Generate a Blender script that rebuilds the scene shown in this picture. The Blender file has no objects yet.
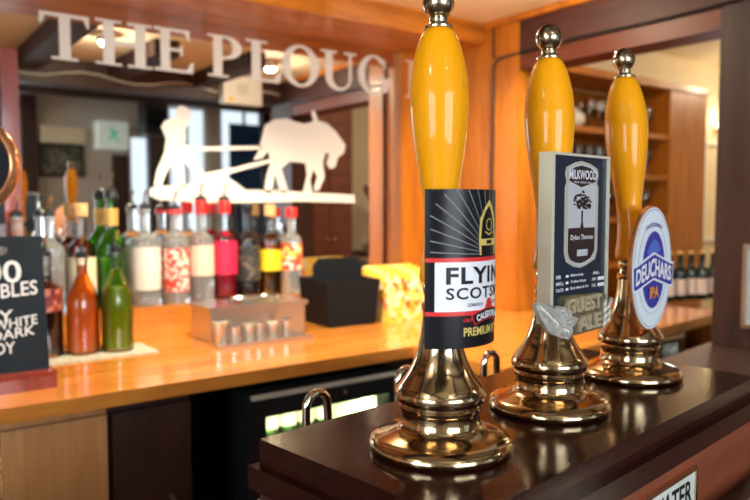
import bpy, bmesh, math, random
from math import sin, cos, pi, radians
from mathutils import Vector, Matrix
random.seed(7)
SC = bpy.context.scene
COL = SC.collection

# ------------------------------------------------------------------ camera, world, lights, exposure
EYE = 1.342
HEAD = radians(53.5)
PITCH = math.atan(45/708)
cd = bpy.data.cameras.new('camera'); cam = bpy.data.objects.new('camera', cd); COL.objects.link(cam)
cam.location = (0, 0, EYE)
cam.rotation_euler = (pi/2 - PITCH, 0, HEAD - pi/2)
cd.sensor_width = 36; cd.lens = 34; cd.clip_start = .02
cd.dof.use_dof = True; cd.dof.focus_distance = .74; cd.dof.aperture_fstop = 5.0
SC.camera = cam
SC.view_settings.view_transform = 'Standard'; SC.view_settings.look = 'None'
SC.view_settings.gamma = 1; SC.view_settings.use_curve_mapping = False
SC.view_settings.exposure = .50
SC.cycles.use_denoising = True
SC.cycles.max_bounces = 14; SC.cycles.transmission_bounces = 10; SC.cycles.glossy_bounces = 6
SC.cycles.sample_clamp_indirect = 6; SC.cycles.caustics_refractive = False

w = bpy.data.worlds.new('daylight'); SC.world = w; w.use_nodes = True
bg = w.node_tree.nodes['Background']; bg.inputs[0].default_value = (.80, .90, 1, 1); bg.inputs[1].default_value = .7

def light(name, kind, loc, rot, power, color, size=.1, sizey=None, blend=.5, angle=70):
    l = bpy.data.lights.new(name, kind); l.energy = power; l.color = color
    if kind == 'AREA':
        l.size = size
        if sizey: l.shape = 'RECTANGLE'; l.size_y = sizey
    elif kind == 'SPOT':
        l.shadow_soft_size = size; l.spot_size = radians(angle); l.spot_blend = blend
    else: l.shadow_soft_size = size
    o = bpy.data.objects.new(name, l); COL.objects.link(o); o.location = loc; o.rotation_euler = rot
    return o
DAY = (.86, .93, 1.0); WARM = (1.0, .78, .52); SOFTW = (1.0, .93, .82)
# daylight entering by the windows in the customer room's rear wall and left wall
light('window_daylight', 'AREA', (2.8, -2.42, 1.4), (pi/2, 0, 0), 5.5, DAY, 2.4, 1.9)
light('window_daylight', 'AREA', (.25, -2.42, 1.6), (pi/2, 0, 0), 75, DAY, 1.8, 1.5)  # rear window out of view, turned up as foreground fill
light('window_daylight', 'AREA', (-2.62, -.7, 1.6), (pi/2, 0, -pi/2), 70, DAY, 1.8, 1.5)  # left wall window, also unseen and turned up as fill

# ------------------------------------------------------------------ pixel / plane helpers (for laying out what the photo shows)
hX = (cos(HEAD), sin(HEAD)); rX = (sin(HEAD), -cos(HEAD))
MIR = 2.15
def ray(px, py):
    a = (px-375)/708; b = (250-py)/708
    f = cos(PITCH)+b*sin(PITCH)
    return Vector((hX[0]*f+rX[0]*a, hX[1]*f+rX[1]*a, -sin(PITCH)+b*cos(PITCH)))
def atY(px, py, y):
    d = ray(px, py); t = y/d.y; return Vector((d.x*t, y, EYE+d.z*t))
def atZ(px, py, z):
    d = ray(px, py); t = (z-EYE)/d.z; return Vector((d.x*t, d.y*t, z))
def seen(px, py, y):          # a thing in the room behind, seen in the mirror
    q = atY(px, py, 2*MIR-y); return Vector((q.x, y, q.z))

# ------------------------------------------------------------------ materials
def nodes(name):
    m = bpy.data.materials.new(name); m.use_nodes = True
    nt = m.node_tree; return m, nt, nt.nodes['Principled BSDF']
def mat(name, c, rough=.5, metal=0, coat=0, emit=None, es=1, spec=.5, trans=0, ior=1.45, noise=0, bump=0, nscale=40):
    m, nt, b = nodes(name)
    b.inputs['Base Color'].default_value = (*c, 1); b.inputs['Roughness'].default_value = rough
    b.inputs['Metallic'].default_value = metal; b.inputs['Coat Weight'].default_value = coat
    b.inputs['Coat Roughness'].default_value = .06
    b.inputs['Specular IOR Level'].default_value = spec
    b.inputs['Transmission Weight'].default_value = trans; b.inputs['IOR'].default_value = ior
    if emit: b.inputs['Emission Color'].default_value = (*emit, 1); b.inputs['Emission Strength'].default_value = es
    if noise or bump:
        tc = nt.nodes.new('ShaderNodeTexCoord'); n = nt.nodes.new('ShaderNodeTexNoise')
        n.inputs['Scale'].default_value = nscale; n.inputs['Detail'].default_value = 5
        nt.links.new(tc.outputs['Object'], n.inputs['Vector'])
        if noise:
            r = nt.nodes.new('ShaderNodeValToRGB')
            r.color_ramp.elements[0].position = .3; r.color_ramp.elements[1].position = .7
            r.color_ramp.elements[0].color = (*[x*(1-noise) for x in c], 1)
            r.color_ramp.elements[1].color = (*[min(1, x*(1+noise)) for x in c], 1)
            nt.links.new(n.outputs['Fac'], r.inputs[0]); nt.links.new(r.outputs[0], b.inputs['Base Color'])
        if bump:
            bp = nt.nodes.new('ShaderNodeBump'); bp.inputs['Strength'].default_value = bump; bp.inputs['Distance'].default_value = .002
            nt.links.new(n.outputs['Fac'], bp.inputs['Height']); nt.links.new(bp.outputs[0], b.inputs['Normal'])
    return m
def wood(name, c1, c2, rough=.3, coat=.5, stretch=(1, 9, 9), scale=3, bump=.05, knots=.0):
    m, nt, b = nodes(name)
    tc = nt.nodes.new('ShaderNodeTexCoord'); mp = nt.nodes.new('ShaderNodeMapping'); mp.inputs['Scale'].default_value = stretch
    n = nt.nodes.new('ShaderNodeTexNoise'); n.inputs['Scale'].default_value = scale; n.inputs['Detail'].default_value = 6; n.inputs['Distortion'].default_value = .6
    n2 = nt.nodes.new('ShaderNodeTexNoise'); n2.inputs['Scale'].default_value = scale*5; n2.inputs['Detail'].default_value = 4
    mx = nt.nodes.new('ShaderNodeMath'); mx.operation = 'MULTIPLY_ADD'; mx.inputs[1].default_value = .35
    r = nt.nodes.new('ShaderNodeValToRGB'); r.color_ramp.elements[0].position = .38; r.color_ramp.elements[1].position = .85
    r.color_ramp.elements[0].color = (*c1, 1); r.color_ramp.elements[1].color = (*c2, 1)
    L = nt.links.new
    L(tc.outputs['Object'], mp.inputs[0]); L(mp.outputs[0], n.inputs['Vector']); L(mp.outputs[0], n2.inputs['Vector'])
    L(n2.outputs['Fac'], mx.inputs[0]); L(n.outputs['Fac'], mx.inputs[2]); L(mx.outputs[0], r.inputs[0]); L(r.outputs[0], b.inputs['Base Color'])
    b.inputs['Roughness'].default_value = rough; b.inputs['Coat Weight'].default_value = coat; b.inputs['Coat Roughness'].default_value = .08
    bp = nt.nodes.new('ShaderNodeBump'); bp.inputs['Strength'].default_value = bump; bp.inputs['Distance'].default_value = .001
    L(mx.outputs[0], bp.inputs['Height']); L(bp.outputs[0], b.inputs['Normal'])
    return m
def patchy(name, cols, scale=60, rough=.4):       # printed pattern of irregular colour patches
    m, nt, b = nodes(name)
    tc = nt.nodes.new('ShaderNodeTexCoord'); v = nt.nodes.new('ShaderNodeTexVoronoi'); v.inputs['Scale'].default_value = scale
    s = nt.nodes.new('ShaderNodeSeparateColor'); r = nt.nodes.new('ShaderNodeValToRGB'); r.color_ramp.interpolation = 'CONSTANT'
    e = r.color_ramp.elements
    while len(e) < len(cols): e.new(.5)
    for i, c in enumerate(cols): e[i].position = i/len(cols); e[i].color = (*c, 1)
    L = nt.links.new
    L(tc.outputs['Object'], v.inputs['Vector']); L(v.outputs['Color'], s.inputs[0]); L(s.outputs[0], r.inputs[0]); L(r.outputs[0], b.inputs['Base Color'])
    b.inputs['Roughness'].default_value = rough
    return m

M = dict(
 orange_wood=wood('orange_pine', (.29, .075, .005), (.54, .175, .011), .38, .15, (9, 9, 1), 3),
 orange_wood_h=wood('orange_pine_level', (.30, .080, .005), (.56, .185, .012), .42, .1, (1, 9, 9), 3),
 counter=wood('honey_counter_wood', (.42, .125, .016), (.70, .27, .045), .22, .7, (1, 8, 8), 3),
 pale_wood=wood('cupboard_wood', (.42, .18, .06), (.62, .31, .12), .4, .2, (9, 9, 1), 3),
 dark_wood=wood('dark_stained_wood', (.018, .007, .006), (.055, .020, .014), .5, .0, (9, 9, 1), 3),
 beam_wood=wood('dark_beam_wood', (.022, .006, .006), (.070, .018, .014), .6, .0, (9, 1, 9), 3),
 red_wood=wood('mahogany_moulding', (.16, .022, .014), (.30, .045, .025), .25, .6, (9, 9, 1), 3),
 brown_panel=wood('red_brown_panel', (.16, .035, .016), (.27, .070, .030), .45, .2, (1, 7, 7), 4, .2),
 cream=mat('cream_paint', (.80, .70, .50), .7, noise=.05, nscale=3),
 ceiling=mat('ceiling_cream', (.82, .70, .50), .8, noise=.04, nscale=2),
 grey_paint=mat('pale_grey_paint', (.62, .64, .62), .6),
 taupe=mat('taupe_plaster', (.58, .52, .45), .7, noise=.1, nscale=4),
 floor=mat('worn_floor', (.12, .06, .03), .5, noise=.3, nscale=6),
 black=mat('black_plastic', (.012, .013, .015), .35),
 black_matt=mat('black_rubber', (.006, .007, .010), .7, spec=.2),
 white=mat('white_plastic', (.80, .80, .76), .35),
 frost=mat('frosted_etching', (.66, .65, .61), .6, spec=.2),
 brass=mat('aged_brass', (.66, .50, .30), .13, 1, noise=.06, nscale=9),
 nickel=mat('worn_nickel', (.50, .43, .31), .20, 1, noise=.08, nscale=60, bump=.15),
 chrome=mat('chrome_pipe', (.72, .68, .62), .09, 1),
 steel=mat('brushed_steel', (.66, .64, .62), .28, 1),
 copper=mat('copper_rim', (.88, .40, .18), .22, .8),
 amber=mat('amber_ceramic', (.92, .37, .002), .45, spec=.15, coat=.45),
 gold_ink=mat('gold_ink', (.72, .58, .16), .35, .2),
 silver_ink=mat('silver_ink', (.20, .21, .23), .5),
 red_ink=mat('red_ink', (.68, .03, .03), .35),
 white_ink=mat('white_ink', (.78, .79, .86), .4),
 black_ink=mat('black_ink', (.007, .007, .010), .3, spec=.3),
 navy=mat('slate_navy_face', (.014, .026, .046), .3, spec=.35),
 palegrey=mat('pale_grey_print', (.50, .52, .56), .45),
 darkprint=mat('dark_brown_print', (.030, .018, .018), .45),
 cast=mat('cast_pewter', (.80, .72, .50), .34, .6, noise=.2, nscale=120, bump=.5),
 castdark=mat('cast_pewter_recess', (.24, .20, .12), .45, .6, noise=.2, nscale=120),
 castgrey=mat('cast_grey_leaf', (.62, .62, .58), .42, .5, noise=.25, nscale=150, bump=.6),
 champagne=mat('champagne_metal', (.84, .82, .66), .25, .35),
 iceblue=mat('ice_blue_enamel', (.74, .82, .90), .3, coat=.2),
 royal=mat('royal_blue_enamel', (.030, .045, .36), .25, coat=.5),
 lightblue=mat('light_blue_enamel', (.06, .16, .62), .25, coat=.5),
 orange_ink=mat('orange_ink', (.80, .30, .05), .35),
 chalkboard=mat('chalkboard_slate', (.014, .021, .030), .7, spec=.2, noise=.15, nscale=14),
 chalk=mat('chalk_white', (.75, .76, .78), .8),
 towel=mat('bar_towel_fabric', (.46, .44, .36), .9, noise=.25, nscale=90),
 enamel=mat('enamel_white', (.66, .72, .66), .3, coat=.4, noise=.08, nscale=80),
 glass=mat('clear_glass', (1, 1, 1), .02, trans=1, ior=1.45),
 pane=mat('window_glass', (1, 1, 1), .0, trans=1, ior=1.02),
 green_glass=mat('green_glass', (.18, .62, .12), .03, trans=1),
 dark_glass=mat('black_bottle_glass', (.008, .008, .010), .08, coat=.6),
 wine_glass=mat('wine_bottle_glass', (.010, .018, .012), .08, coat=.5),
 juice=mat('orange_juice', (1.0, .22, .006), .25, coat=.8),
 lime=mat('green_cordial', (.42, .56, .012), .12, coat=.3, noise=.15, nscale=12),
 cola=mat('dark_cordial', (.035, .006, .008), .12, coat=.8),
 vodka=mat('clear_spirit', (.97, .98, 1), .0, trans=1, ior=1.33),
 raspberry=mat('raspberry_spirit', (.70, .01, .06), .15, coat=.8),
 rum=mat('golden_rum', (.85, .36, .03), .05, trans=.75, ior=1.33),
 whisky=mat('amber_whisky', (.62, .13, .01), .05, trans=.6, ior=1.33),
 cap_red=mat('red_cap', (.75, .02, .02), .35),
 cap_gold=mat('gold_foil', (.68, .40, .10), .35, .3),
 cork=mat('cork_stopper', (.62, .36, .16), .7, noise=.2, nscale=60),
 label_cream=patchy('cream_label', [(.74, .69, .64), (.77, .72, .68), (.70, .65, .60)], 40),
 label_plain=mat('plain_cream_label', (.76, .66, .46), .6),
 label_red=patchy('red_and_white_label', [(.62, .05, .03), (.78, .70, .64), (.55, .07, .05), (.66, .50, .44)], 95),
 label_pink=mat('raspberry_label', (.74, .02, .08), .4),
 label_beige=mat('beige_label', (.78, .58, .46), .5),
 label_yellow=mat('yellow_label', (.86, .60, .02), .4),
 label_black=patchy('black_and_grey_label', [(.02, .02, .02), (.03, .027, .024), (.15, .12, .08), (.02, .02, .02)], 130),
 label_fire=patchy('red_yellow_label', [(.80, .06, .04), (.86, .50, .10), (.80, .70, .62), (.82, .08, .05)], 70),
 label_dark=patchy('brown_red_label', [(.20, .03, .02), (.42, .16, .12), (.12, .02, .02)], 90),
 snack=patchy('snack_packet_print', [(.80, .52, .04), (.78, .66, .26), (.75, .15, .04), (.80, .56, .06), (.78, .72, .50)], 55),
 exit_green=mat('exit_sign_green', (.05, .45, .25), .4, emit=(.05, .5, .28), es=.4),
 exit_white=mat('exit_sign_lit_white', (.8, .85, .8), .4, emit=(.8, .9, .8), es=.2),
 blue_cloth=mat('blue_cloth', (.05, .11, .20), .8, noise=.2, nscale=12),
 bulb=mat('warm_bulb', (1, .8, .5), .4, emit=(1, .78, .45), es=35),
 tube=mat('cool_fridge_tube', (1, 1, 1), .4, emit=(.86, 1, .46), es=2.2),
 fridge_in=mat('fridge_lining', (.78, .82, .72), .5),
 lampglass=mat('opal_lamp_glass', (1, .9, .7), .4, emit=(1, .80, .52), es=5),
 red_plastic=mat('burgundy_fabric', (.25, .015, .03), .7),
 gauge=mat('black_dial', (.01, .012, .02), .35, spec=.3),
 terracotta=mat('smoked_hopper', (.30, .08, .03), .2, coat=.5),
)
def thin_glass(name, tint, ior=1.5, rough=.02, edge=None):
    m = bpy.data.materials.new(name); m.use_nodes = True; nt = m.node_tree; nt.nodes.clear()
    out = nt.nodes.new('ShaderNodeOutputMaterial'); mx = nt.nodes.new('ShaderNodeMixShader'); tr = nt.nodes.new('ShaderNodeBsdfTransparent'); gl = nt.nodes.new('ShaderNodeBsdfGlossy')
    fr = nt.nodes.new('ShaderNodeFresnel'); fr.inputs[0].default_value = ior; gl.inputs['Roughness'].default_value = rough; gl.inputs['Color'].default_value = (1, 1, 1, 1)
    L = nt.links.new
    if edge:
        lw = nt.nodes.new('ShaderNodeLayerWeight'); lw.inputs[0].default_value = .35; mc = nt.nodes.new('ShaderNodeMix'); mc.data_type = 'RGBA'
        mc.inputs[6].default_value = (*tint, 1); mc.inputs[7].default_value = (*edge, 1)
        L(lw.outputs['Facing'], mc.inputs[0]); L(mc.outputs[2], tr.inputs[0])
    else: tr.inputs[0].default_value = (*tint, 1)
    L(fr.outputs[0], mx.inputs[0]); L(tr.outputs[0], mx.inputs[1]); L(gl.outputs[0], mx.inputs[2]); L(mx.outputs[0], out.inputs[0])
    return m
M['glass'] = thin_glass('clear_bottle_glass', (.97, .98, .97), 1.6, .03, (.90, .93, .93))
M['solid_glass'] = mat('full_clear_bottle', (.88, .93, .96), .03, trans=.82, ior=1.38)  # milky tint stands in for bright background seen through the glass
M['pane'] = thin_glass('window_glass', (.96, .97, .97), 1.3)
M['green_glass'] = thin_glass('green_bottle_glass', (.35, .80, .25), 1.55, .04, (.05, .30, .05))
for k_ in ('juice', 'lime'):
    b_ = M[k_].node_tree.nodes['Principled BSDF']; b_.inputs['Subsurface Weight'].default_value = .7; b_.inputs['Subsurface Radius'].default_value = (1, .6, .3); b_.inputs['Subsurface Scale'].default_value = .03
M['vodka'] = thin_glass('clear_spirit', (.90, .94, .95), 1.25)
M['rum'] = thin_glass('golden_rum', (1, .78, .32), 1.3, .03, (.9, .50, .10))
M['whisky'] = thin_glass('amber_whisky', (.95, .50, .12), 1.3, .03, (.7, .22, .03))
# varnish on the pump box: worn gloss
def worn_gloss():
    m, nt, b = nodes('worn_mahogany_gloss')
    tc = nt.nodes.new('ShaderNodeTexCoord'); mp = nt.nodes.new('ShaderNodeMapping'); mp.inputs['Scale'].default_value = (1, 5, 5)
    n = nt.nodes.new('ShaderNodeTexNoise'); n.inputs['Scale'].default_value = 7; n.inputs['Detail'].default_value = 6
    s = nt.nodes.new('ShaderNodeTexNoise'); s.inputs['Scale'].default_value = 260; s.inputs['Detail'].default_value = 2
    r = nt.nodes.new('ShaderNodeValToRGB'); r.color_ramp.elements[0].color = (.010, .003, .0025, 1); r.color_ramp.elements[1].color = (.038, .010, .007, 1)
    q = nt.nodes.new('ShaderNodeMapRange'); q.inputs[3].default_value = .06; q.inputs[4].default_value = .15
    bp = nt.nodes.new('ShaderNodeBump'); bp.inputs['Strength'].default_value = .13; bp.inputs['Distance'].default_value = .001
    L = nt.links.new
    L(tc.outputs['Object'], mp.inputs[0]); L(mp.outputs[0], n.inputs['Vector']); L(tc.outputs['Object'], s.inputs['Vector'])
    L(n.outputs['Fac'], r.inputs[0]); L(r.outputs[0], b.inputs['Base Color']); L(n.outputs['Fac'], q.inputs[0]); L(q.outputs[0], b.inputs['Roughness'])
    L(s.outputs['Fac'], bp.inputs['Height']); L(bp.outputs[0], b.inputs['Normal'])
    b.inputs['Coat Weight'].default_value = .0; b.inputs['Coat Roughness'].default_value = .05; b.inputs['Specular IOR Level'].default_value = .28
    return m
M['worn'] = worn_gloss()
M['mirror'] = mat('silvered_mirror', (.80, .81, .80), .0, 1)

# ------------------------------------------------------------------ object helpers
def link(name, me, m, parent=None, loc=None, rotz=0):
    o = bpy.data.objects.new(name, me); COL.objects.link(o)
    if m is not None and not me.materials: me.materials.append(M[m] if isinstance(m, str) else m)
    if parent: o.parent = parent
    if loc is not None: o.location = loc
    if rotz: o.rotation_euler = (0, 0, rotz)
    return o
def obj(name, bm, m, parent=None, loc=None, rotz=0, smooth=False, bevel=0, seg=2):
    if bevel:
        bmesh.ops.bevel(bm, geom=[e for e in bm.edges if e.is_manifold and e.calc_face_angle(0) > .6], offset=bevel, segments=seg, affect='EDGES', profile=.6)
    bmesh.ops.recalc_face_normals(bm, faces=bm.faces)
    if smooth:
        for f in bm.faces: f.smooth = True
        for e in bm.edges:
            if e.is_manifold and e.calc_face_angle(0) > radians(38): e.smooth = False
    me = bpy.data.meshes.new(name); bm.to_mesh(me); bm.free()
    return link(name, me, m, parent, loc, rotz)
def thing(name, label, cat, loc=(0, 0, 0), rotz=0, group=None):
    o = bpy.data.objects.new(name, None); COL.objects.link(o); o.empty_display_size = .05
    o.location = loc; o.rotation_euler = (0, 0, rotz)
    return tag(o, label, cat, group)
def tag(o, label, cat, group=None):
    o['label'] = label; o['category'] = cat
    if group: o['group'] = group
    return o
def struct(o): o['kind'] = 'structure'; return o
def dup(root, loc, label=None, rotz=None):
    r = root.copy(); COL.objects.link(r); r.location = loc
    if rotz is not None: r.rotation_euler = (0, 0, rotz)
    if label: r['label'] = label
    for ch in list(root.children):
        c = ch.copy(); COL.objects.link(c); c.parent = r
        for g in list(ch.children):
            d = g.copy(); COL.objects.link(d); d.parent = c
    return r
def box(bm, x0, x1, y0, y1, z0, z1):
    v = [bm.verts.new((x, y, z)) for z in (z0, z1) for x, y in ((x0, y0), (x1, y0), (x1, y1), (x0, y1))]
    for f in ((3, 2, 1, 0), (4, 5, 6, 7), (0, 1, 5, 4), (1, 2, 6, 5), (2, 3, 7, 6), (3, 0, 4, 7)): bm.faces.new([v[i] for i in f])
    return v
def boxes(*bs):
    bm = bmesh.new()
    for b in bs: box(bm, *b)
    return bm
def lathe(prof, seg=40, bm=None, cx=0, cy=0, cz=0, close=True):
    bm = bm or bmesh.new(); rings = []
    for r, z in prof:
        if r < 1e-6: rings.append([bm.verts.new((cx, cy, cz+z))])
        else: rings.append([bm.verts.new((cx+r*cos(2*pi*i/seg), cy+r*sin(2*pi*i/seg), cz+z)) for i in range(seg)])
    for a, b in zip(rings, rings[1:]):
        for i in range(seg):
            j = (i+1) % seg
            if len(a) == 1 and len(b) == 1: continue
            if len(a) == 1: bm.faces.new((a[0], b[i], b[j]))
            elif len(b) == 1: bm.faces.new((a[i], a[j], b[0]))
            else: bm.faces.new((a[i], a[j], b[j], b[i]))
    if close:
        if len(rings[0]) > 1: bm.faces.new(rings[0][::-1])
        if len(rings[-1]) > 1: bm.faces.new(rings[-1])
    return bm
def smoothprof(pts, n=4):       # Catmull-Rom through profile points
    out = []
    P = [pts[0]]+list(pts)+[pts[-1]]
    for i in range(1, len(P)-2):
        p0, p1, p2, p3 = P[i-1:i+3]
        for k in range(n):
            t = k/n
            out.append(tuple(.5*((2*p1[j])+(-p0[j]+p2[j])*t+(2*p0[j]-5*p1[j]+4*p2[j]-p3[j])*t*t+(-p0[j]+3*p1[j]-3*p2[j]+p3[j])*t**3) for j in (0, 1)))
    out.append(tuple(pts[-1])); return out
def tube(pts, r, seg=10, bm=None, cap=True):
    bm = bm or bmesh.new(); pts = [Vector(p) for p in pts]; rings = []; prev = None
    for i, p in enumerate(pts):
        t = (pts[min(i+1, len(pts)-1)]-pts[max(i-1, 0)]).normalized()
        if prev is None: n = t.orthogonal().normalized()
        else: n = (prev-t*prev.dot(t)).normalized()
        prev = n; b = t.cross(n); rr = r[i] if isinstance(r, (list, tuple)) else r
        rings.append([bm.verts.new(p+n*rr*cos(2*pi*k/seg)+b*rr*sin(2*pi*k/seg)) for k in range(seg)])
    for a, b in zip(rings, rings[1:]):
        for k in range(seg): bm.faces.new((a[k], a[(k+1) % seg], b[(k+1) % seg], b[k]))
    if cap: bm.faces.new(rings[0][::-1]); bm.faces.new(rings[-1])
    return bm
def fill2d(loops, ext=0):       # filled outline with holes -> mesh in XY plane (z from -ext to ext)
    cu = bpy.data.curves.new('outline', 'CURVE'); cu.dimensions = '2D'; cu.fill_mode = 'BOTH'; cu.extrude = ext
    for lp in loops:
        s = cu.splines.new('POLY'); s.points.add(len(lp)-1); s.use_cyclic_u = True
        for i, p in enumerate(lp): s.points[i].co = (p[0], p[1], 0, 1)
    o = bpy.data.objects.new('outline', cu); me = bpy.data.meshes.new_from_object(o)
    bpy.data.objects.remove(o); bpy.data.curves.remove(cu)
    return me
def text2d(s, bold=0, ext=0, spacing=1):
    cu = bpy.data.curves.new('writing', 'FONT'); cu.body = s; cu.offset = bold; cu.extrude = ext; cu.resolution_u = 3; cu.space_character = spacing
    o = bpy.data.objects.new('writing', cu); me = bpy.data.meshes.new_from_object(o)
    bpy.data.objects.remove(o); bpy.data.curves.remove(cu)
    return me
def fit(me, x0, x1, z0, z1):    # scale a 2D mesh into a rectangle
    xs = [v.co.x for v in me.vertices]; ys = [v.co.y for v in me.vertices]
    ax, bx, ay, by = min(xs), max(xs), min(ys), max(ys)
    for v in me.vertices:
        v.co.x = x0+(v.co.x-ax)/(bx-ax)*(x1-x0); v.co.y = z0+(v.co.y-ay)/(by-ay)*(z1-z0)
    return me
def mapped(name, me, f, m, parent=None):   # apply f(x, y, z) to every vertex
    for v in me.vertices: v.co = f(v.co.x, v.co.y, v.co.z)
    me.materials.clear()
    return link(name, me, m, parent)
def join2d(mes):
    bm = bmesh.new()
    for me in mes: bm.from_mesh(me)
    out = bpy.data.meshes.new('joined'); bm.to_mesh(out); bm.free(); return out
def subdiv2d(me, maxlen):
    bm = bmesh.new(); bm.from_mesh(me)
    for _ in range(6):
        es = [e for e in bm.edges if abs(e.verts[0].co.x-e.verts[1].co.x) > maxlen]
        if not es: break
        bmesh.ops.subdivide_edges(bm, edges=es, cuts=1, use_grid_fill=False)
        bmesh.ops.triangulate(bm, faces=[f for f in bm.faces if len(f.verts) > 4])
    bm.to_mesh(me); bm.free(); return me
def rect(x0, x1, y0, y1): return [(x0, y0), (x1, y0), (x1, y1), (x0, y1)]
def ell(cx, cy, a, b, n=40, t0=0, t1=2*pi):
    full = abs(t1-t0-2*pi) < 1e-6
    return [(cx+a*cos(t0+(t1-t0)*i/(n if full else n-1)), cy+b*sin(t0+(t1-t0)*i/(n if full else n-1))) for i in range(n)]

# ------------------------------------------------------------------ the room
def slab(name, *b, m, bevel=0): return struct(obj(name, boxes(*b), m, bevel=bevel))
slab('floor', (-3, 7.5, -3, 4, -.1, 0), m='floor')
slab('ceiling', (-2.6, 1.95, .87, 2.35, 2.0, 2.10), m='ceiling')
slab('ceiling', (-2.6, 7.5, -2.6, .75, 2.42, 2.5), m='ceiling')
slab('ceiling', (2.01, 7.5, .75, 4, 2.45, 2.5), m='ceiling')
WB = 2.17
slab('wall_back', (-2.6, 2.05, WB, 2.35, 0, 2.1), m='cream')
slab('wall_far', (2.05, 7.5, 3.0, 3.15, 0, 2.5), m='cream')
slab('wall_right', (6.5, 6.6, -2.6, 3.0, 0, 2.5), m='cream')
def wall_holes(name, axis, p, a0, a1, z1, holes, m='cream', t=.12):
    bs = []; c = a0
    for h0, h1, hz0, hz1 in holes:
        bs.append((c, h0, 0, z1)); bs.append((h0, h1, 0, hz0)); bs.append((h0, h1, hz1, z1)); c = h1
    bs.append((c, a1, 0, z1))
    bb = [(x0, x1, p-t, p, z0, zz) if axis == 'y' else (p-t, p, x0, x1, z0, zz) for x0, x1, z0, zz in bs if zz > z0 and x1 > x0]
    return slab(name, *bb, m=m)
FR = -2.3
wins = [(-.6, 1.1, 1.0, 2.15), (2.07, 2.32, .55, 2.0), (2.44, 2.86, .55, 2.30), (2.97, 3.55, .55, 2.32)]
wall_holes('wall_front', 'y', FR, -2.6, 6.5, 2.5, wins, m='taupe')
wall_holes('wall_left', 'x', -2.5, FR, WB, 2.5, [(-1.5, .2, 1.0, 2.15)])
def window(n, x0, x1, z0, z1, rot=0, mull=1):
    w_, h_ = x1-x0, z1-z0; f = .035
    bs = [(0, w_, -.05, .0, 0, f), (0, w_, -.05, .0, h_-f, h_), (0, f, -.05, .0, f, h_-f), (w_-f, w_, -.05, .0, f, h_-f), (f, w_-f, -.045, -.01, h_*.5-.012, h_*.5+.012)]
    for k in range(mull): xx = w_*(k+1)/(mull+1); bs.append((xx-.012, xx+.012, -.045, -.01, f, h_-f))
    o = struct(obj(f'window_{n}', boxes(*bs), 'white')); o.rotation_euler.z = rot
    o.location = (x0, FR-.03, z0) if not rot else (-2.53, x0, z0)
    g = obj('pane', boxes((f, w_-f, -.030, -.026, f, h_-f)), 'pane', o); return o
for i, (a, b, c, d) in enumerate(wins): window(i+1, a, b, c, d, mull=1 if b-a > 1 else 0 if b-a < .4 else 1)
window(5, -1.5, .2, 1.0, 2.15, pi/2, 1)
slab('trim_1', (-2.5, 1.95, .75, .87, 1.885, 2.45), m='dark_wood')          # header beam over the serving line
for k, (x, d) in enumerate(((-1.6, .1), (-1.15, .1), (-.70, .1), (-.25, .1), (.18, .09), (.59, .10), (.99, .10), (1.40, .08))):
    slab(f'trim_{k+2}', (x, x+d, .87, 1.88 if x < .9 else 1.5, 1.935, 2.0), m='dark_wood')
for k, x in enumerate((-.8, .6, 2.0, 3.2, 4.4)):
    slab(f'trim_{k+12}', (x, x+.11, FR, .75, 2.32, 2.42), m='dark_wood')
for k, y in enumerate((-1.9, -.9, .0)):
    slab(f'trim_{k+25}', (-2.5, 6.5, y, y+.12, 2.22, 2.319), m='dark_wood')
# dark timber posts against the front wall, between door and windows
for k, (a, b) in enumerate(((22, 38), (150, 168), (263, 275))):
    q, r = seen(a, 150, -2.2), seen(b, 150, -2.2)
    slab(f'trim_{k+20}', (q.x, r.x, -2.3, -2.2, 0, 2.42), m='dark_wood')
# soffit over the back bar, wood cladding right of the mirror, return wall and the hatch beam
slab('trim_30', (-2.5, 1.888, 1.88, 2.168, 1.925, 1.945), (-2.5, 1.888, 1.88, 1.90, 1.945, 2.0), m='orange_wood_h', bevel=.002)
slab('trim_31', (-2.5, 1.870, 1.873, 1.88, 1.988, 2.0), m='orange_wood_h', bevel=.002)
slab('trim_32', (1.70, 1.765, 2.125, 2.17, .964, 1.925), (1.772, 1.889, 2.135, 2.17, .964, 1.925), m='orange_wood', bevel=.002)
slab('wall_return', (1.891, 2.05, 1.83, 2.17, 0, 2.03), m='orange_wood')
slab('trim_33', (1.884, 1.96, 1.71, 1.822, .964, 1.978), (1.96, 2.05, 1.72, 1.83, 0, 2.03), m='orange_wood', bevel=.002)
slab('trim_34', (1.872, 2.02, 1.0, 1.873, 1.978, 1.999), m='orange_wood_h', bevel=.004)       # cornice strip on the beam
slab('trim_35', (1.89, 2.01, 1.0, 1.84, 1.868, 2.43), m='beam_wood', bevel=.003)
slab('trim_36', (1.893, 2.005, 1.0, 1.71, 1.812, 1.866), m=wood('red_lintel_wood', (.065, .013, .006), (.14, .030, .011), .5, .0, (9, 1, 9), 3), bevel=.003)
slab('trim_37', (1.89, 2.03, .80, 1.0, .962, 2.43), m='dark_wood', bevel=.004)
cab = obj('cable', tube([(1.884, .95, 1.876), (1.884, 1.2, 1.871), (1.884, 1.45, 1.876), (1.884, 1.70, 1.868), (1.878, 1.80, 1.862), (1.878, 1.822, 1.84), (1.878, 1.826, 1.5), (1.878, 1.826, 1.0), (1.878, 1.826, .972)], .0045, 8), 'black', smooth=True)
tag(cab, 'thin black cable running along the dark beam and down the corner', 'cable')
q0, q1 = (1.885, .917), (1.885, .84)
t = thing('notice_frame', 'grey metal notice frame fixed on the dark post at the right', 'frame', (1.888, .86, 1.13))
obj('frame', boxes((-.012, 0, -.055, .055, -.11, -.10), (-.012, 0, -.055, .055, .10, .11), (-.012, 0, -.055, -.045, -.10, .10), (-.012, 0, .045, .055, -.10, .10)), 'steel', t)
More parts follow.
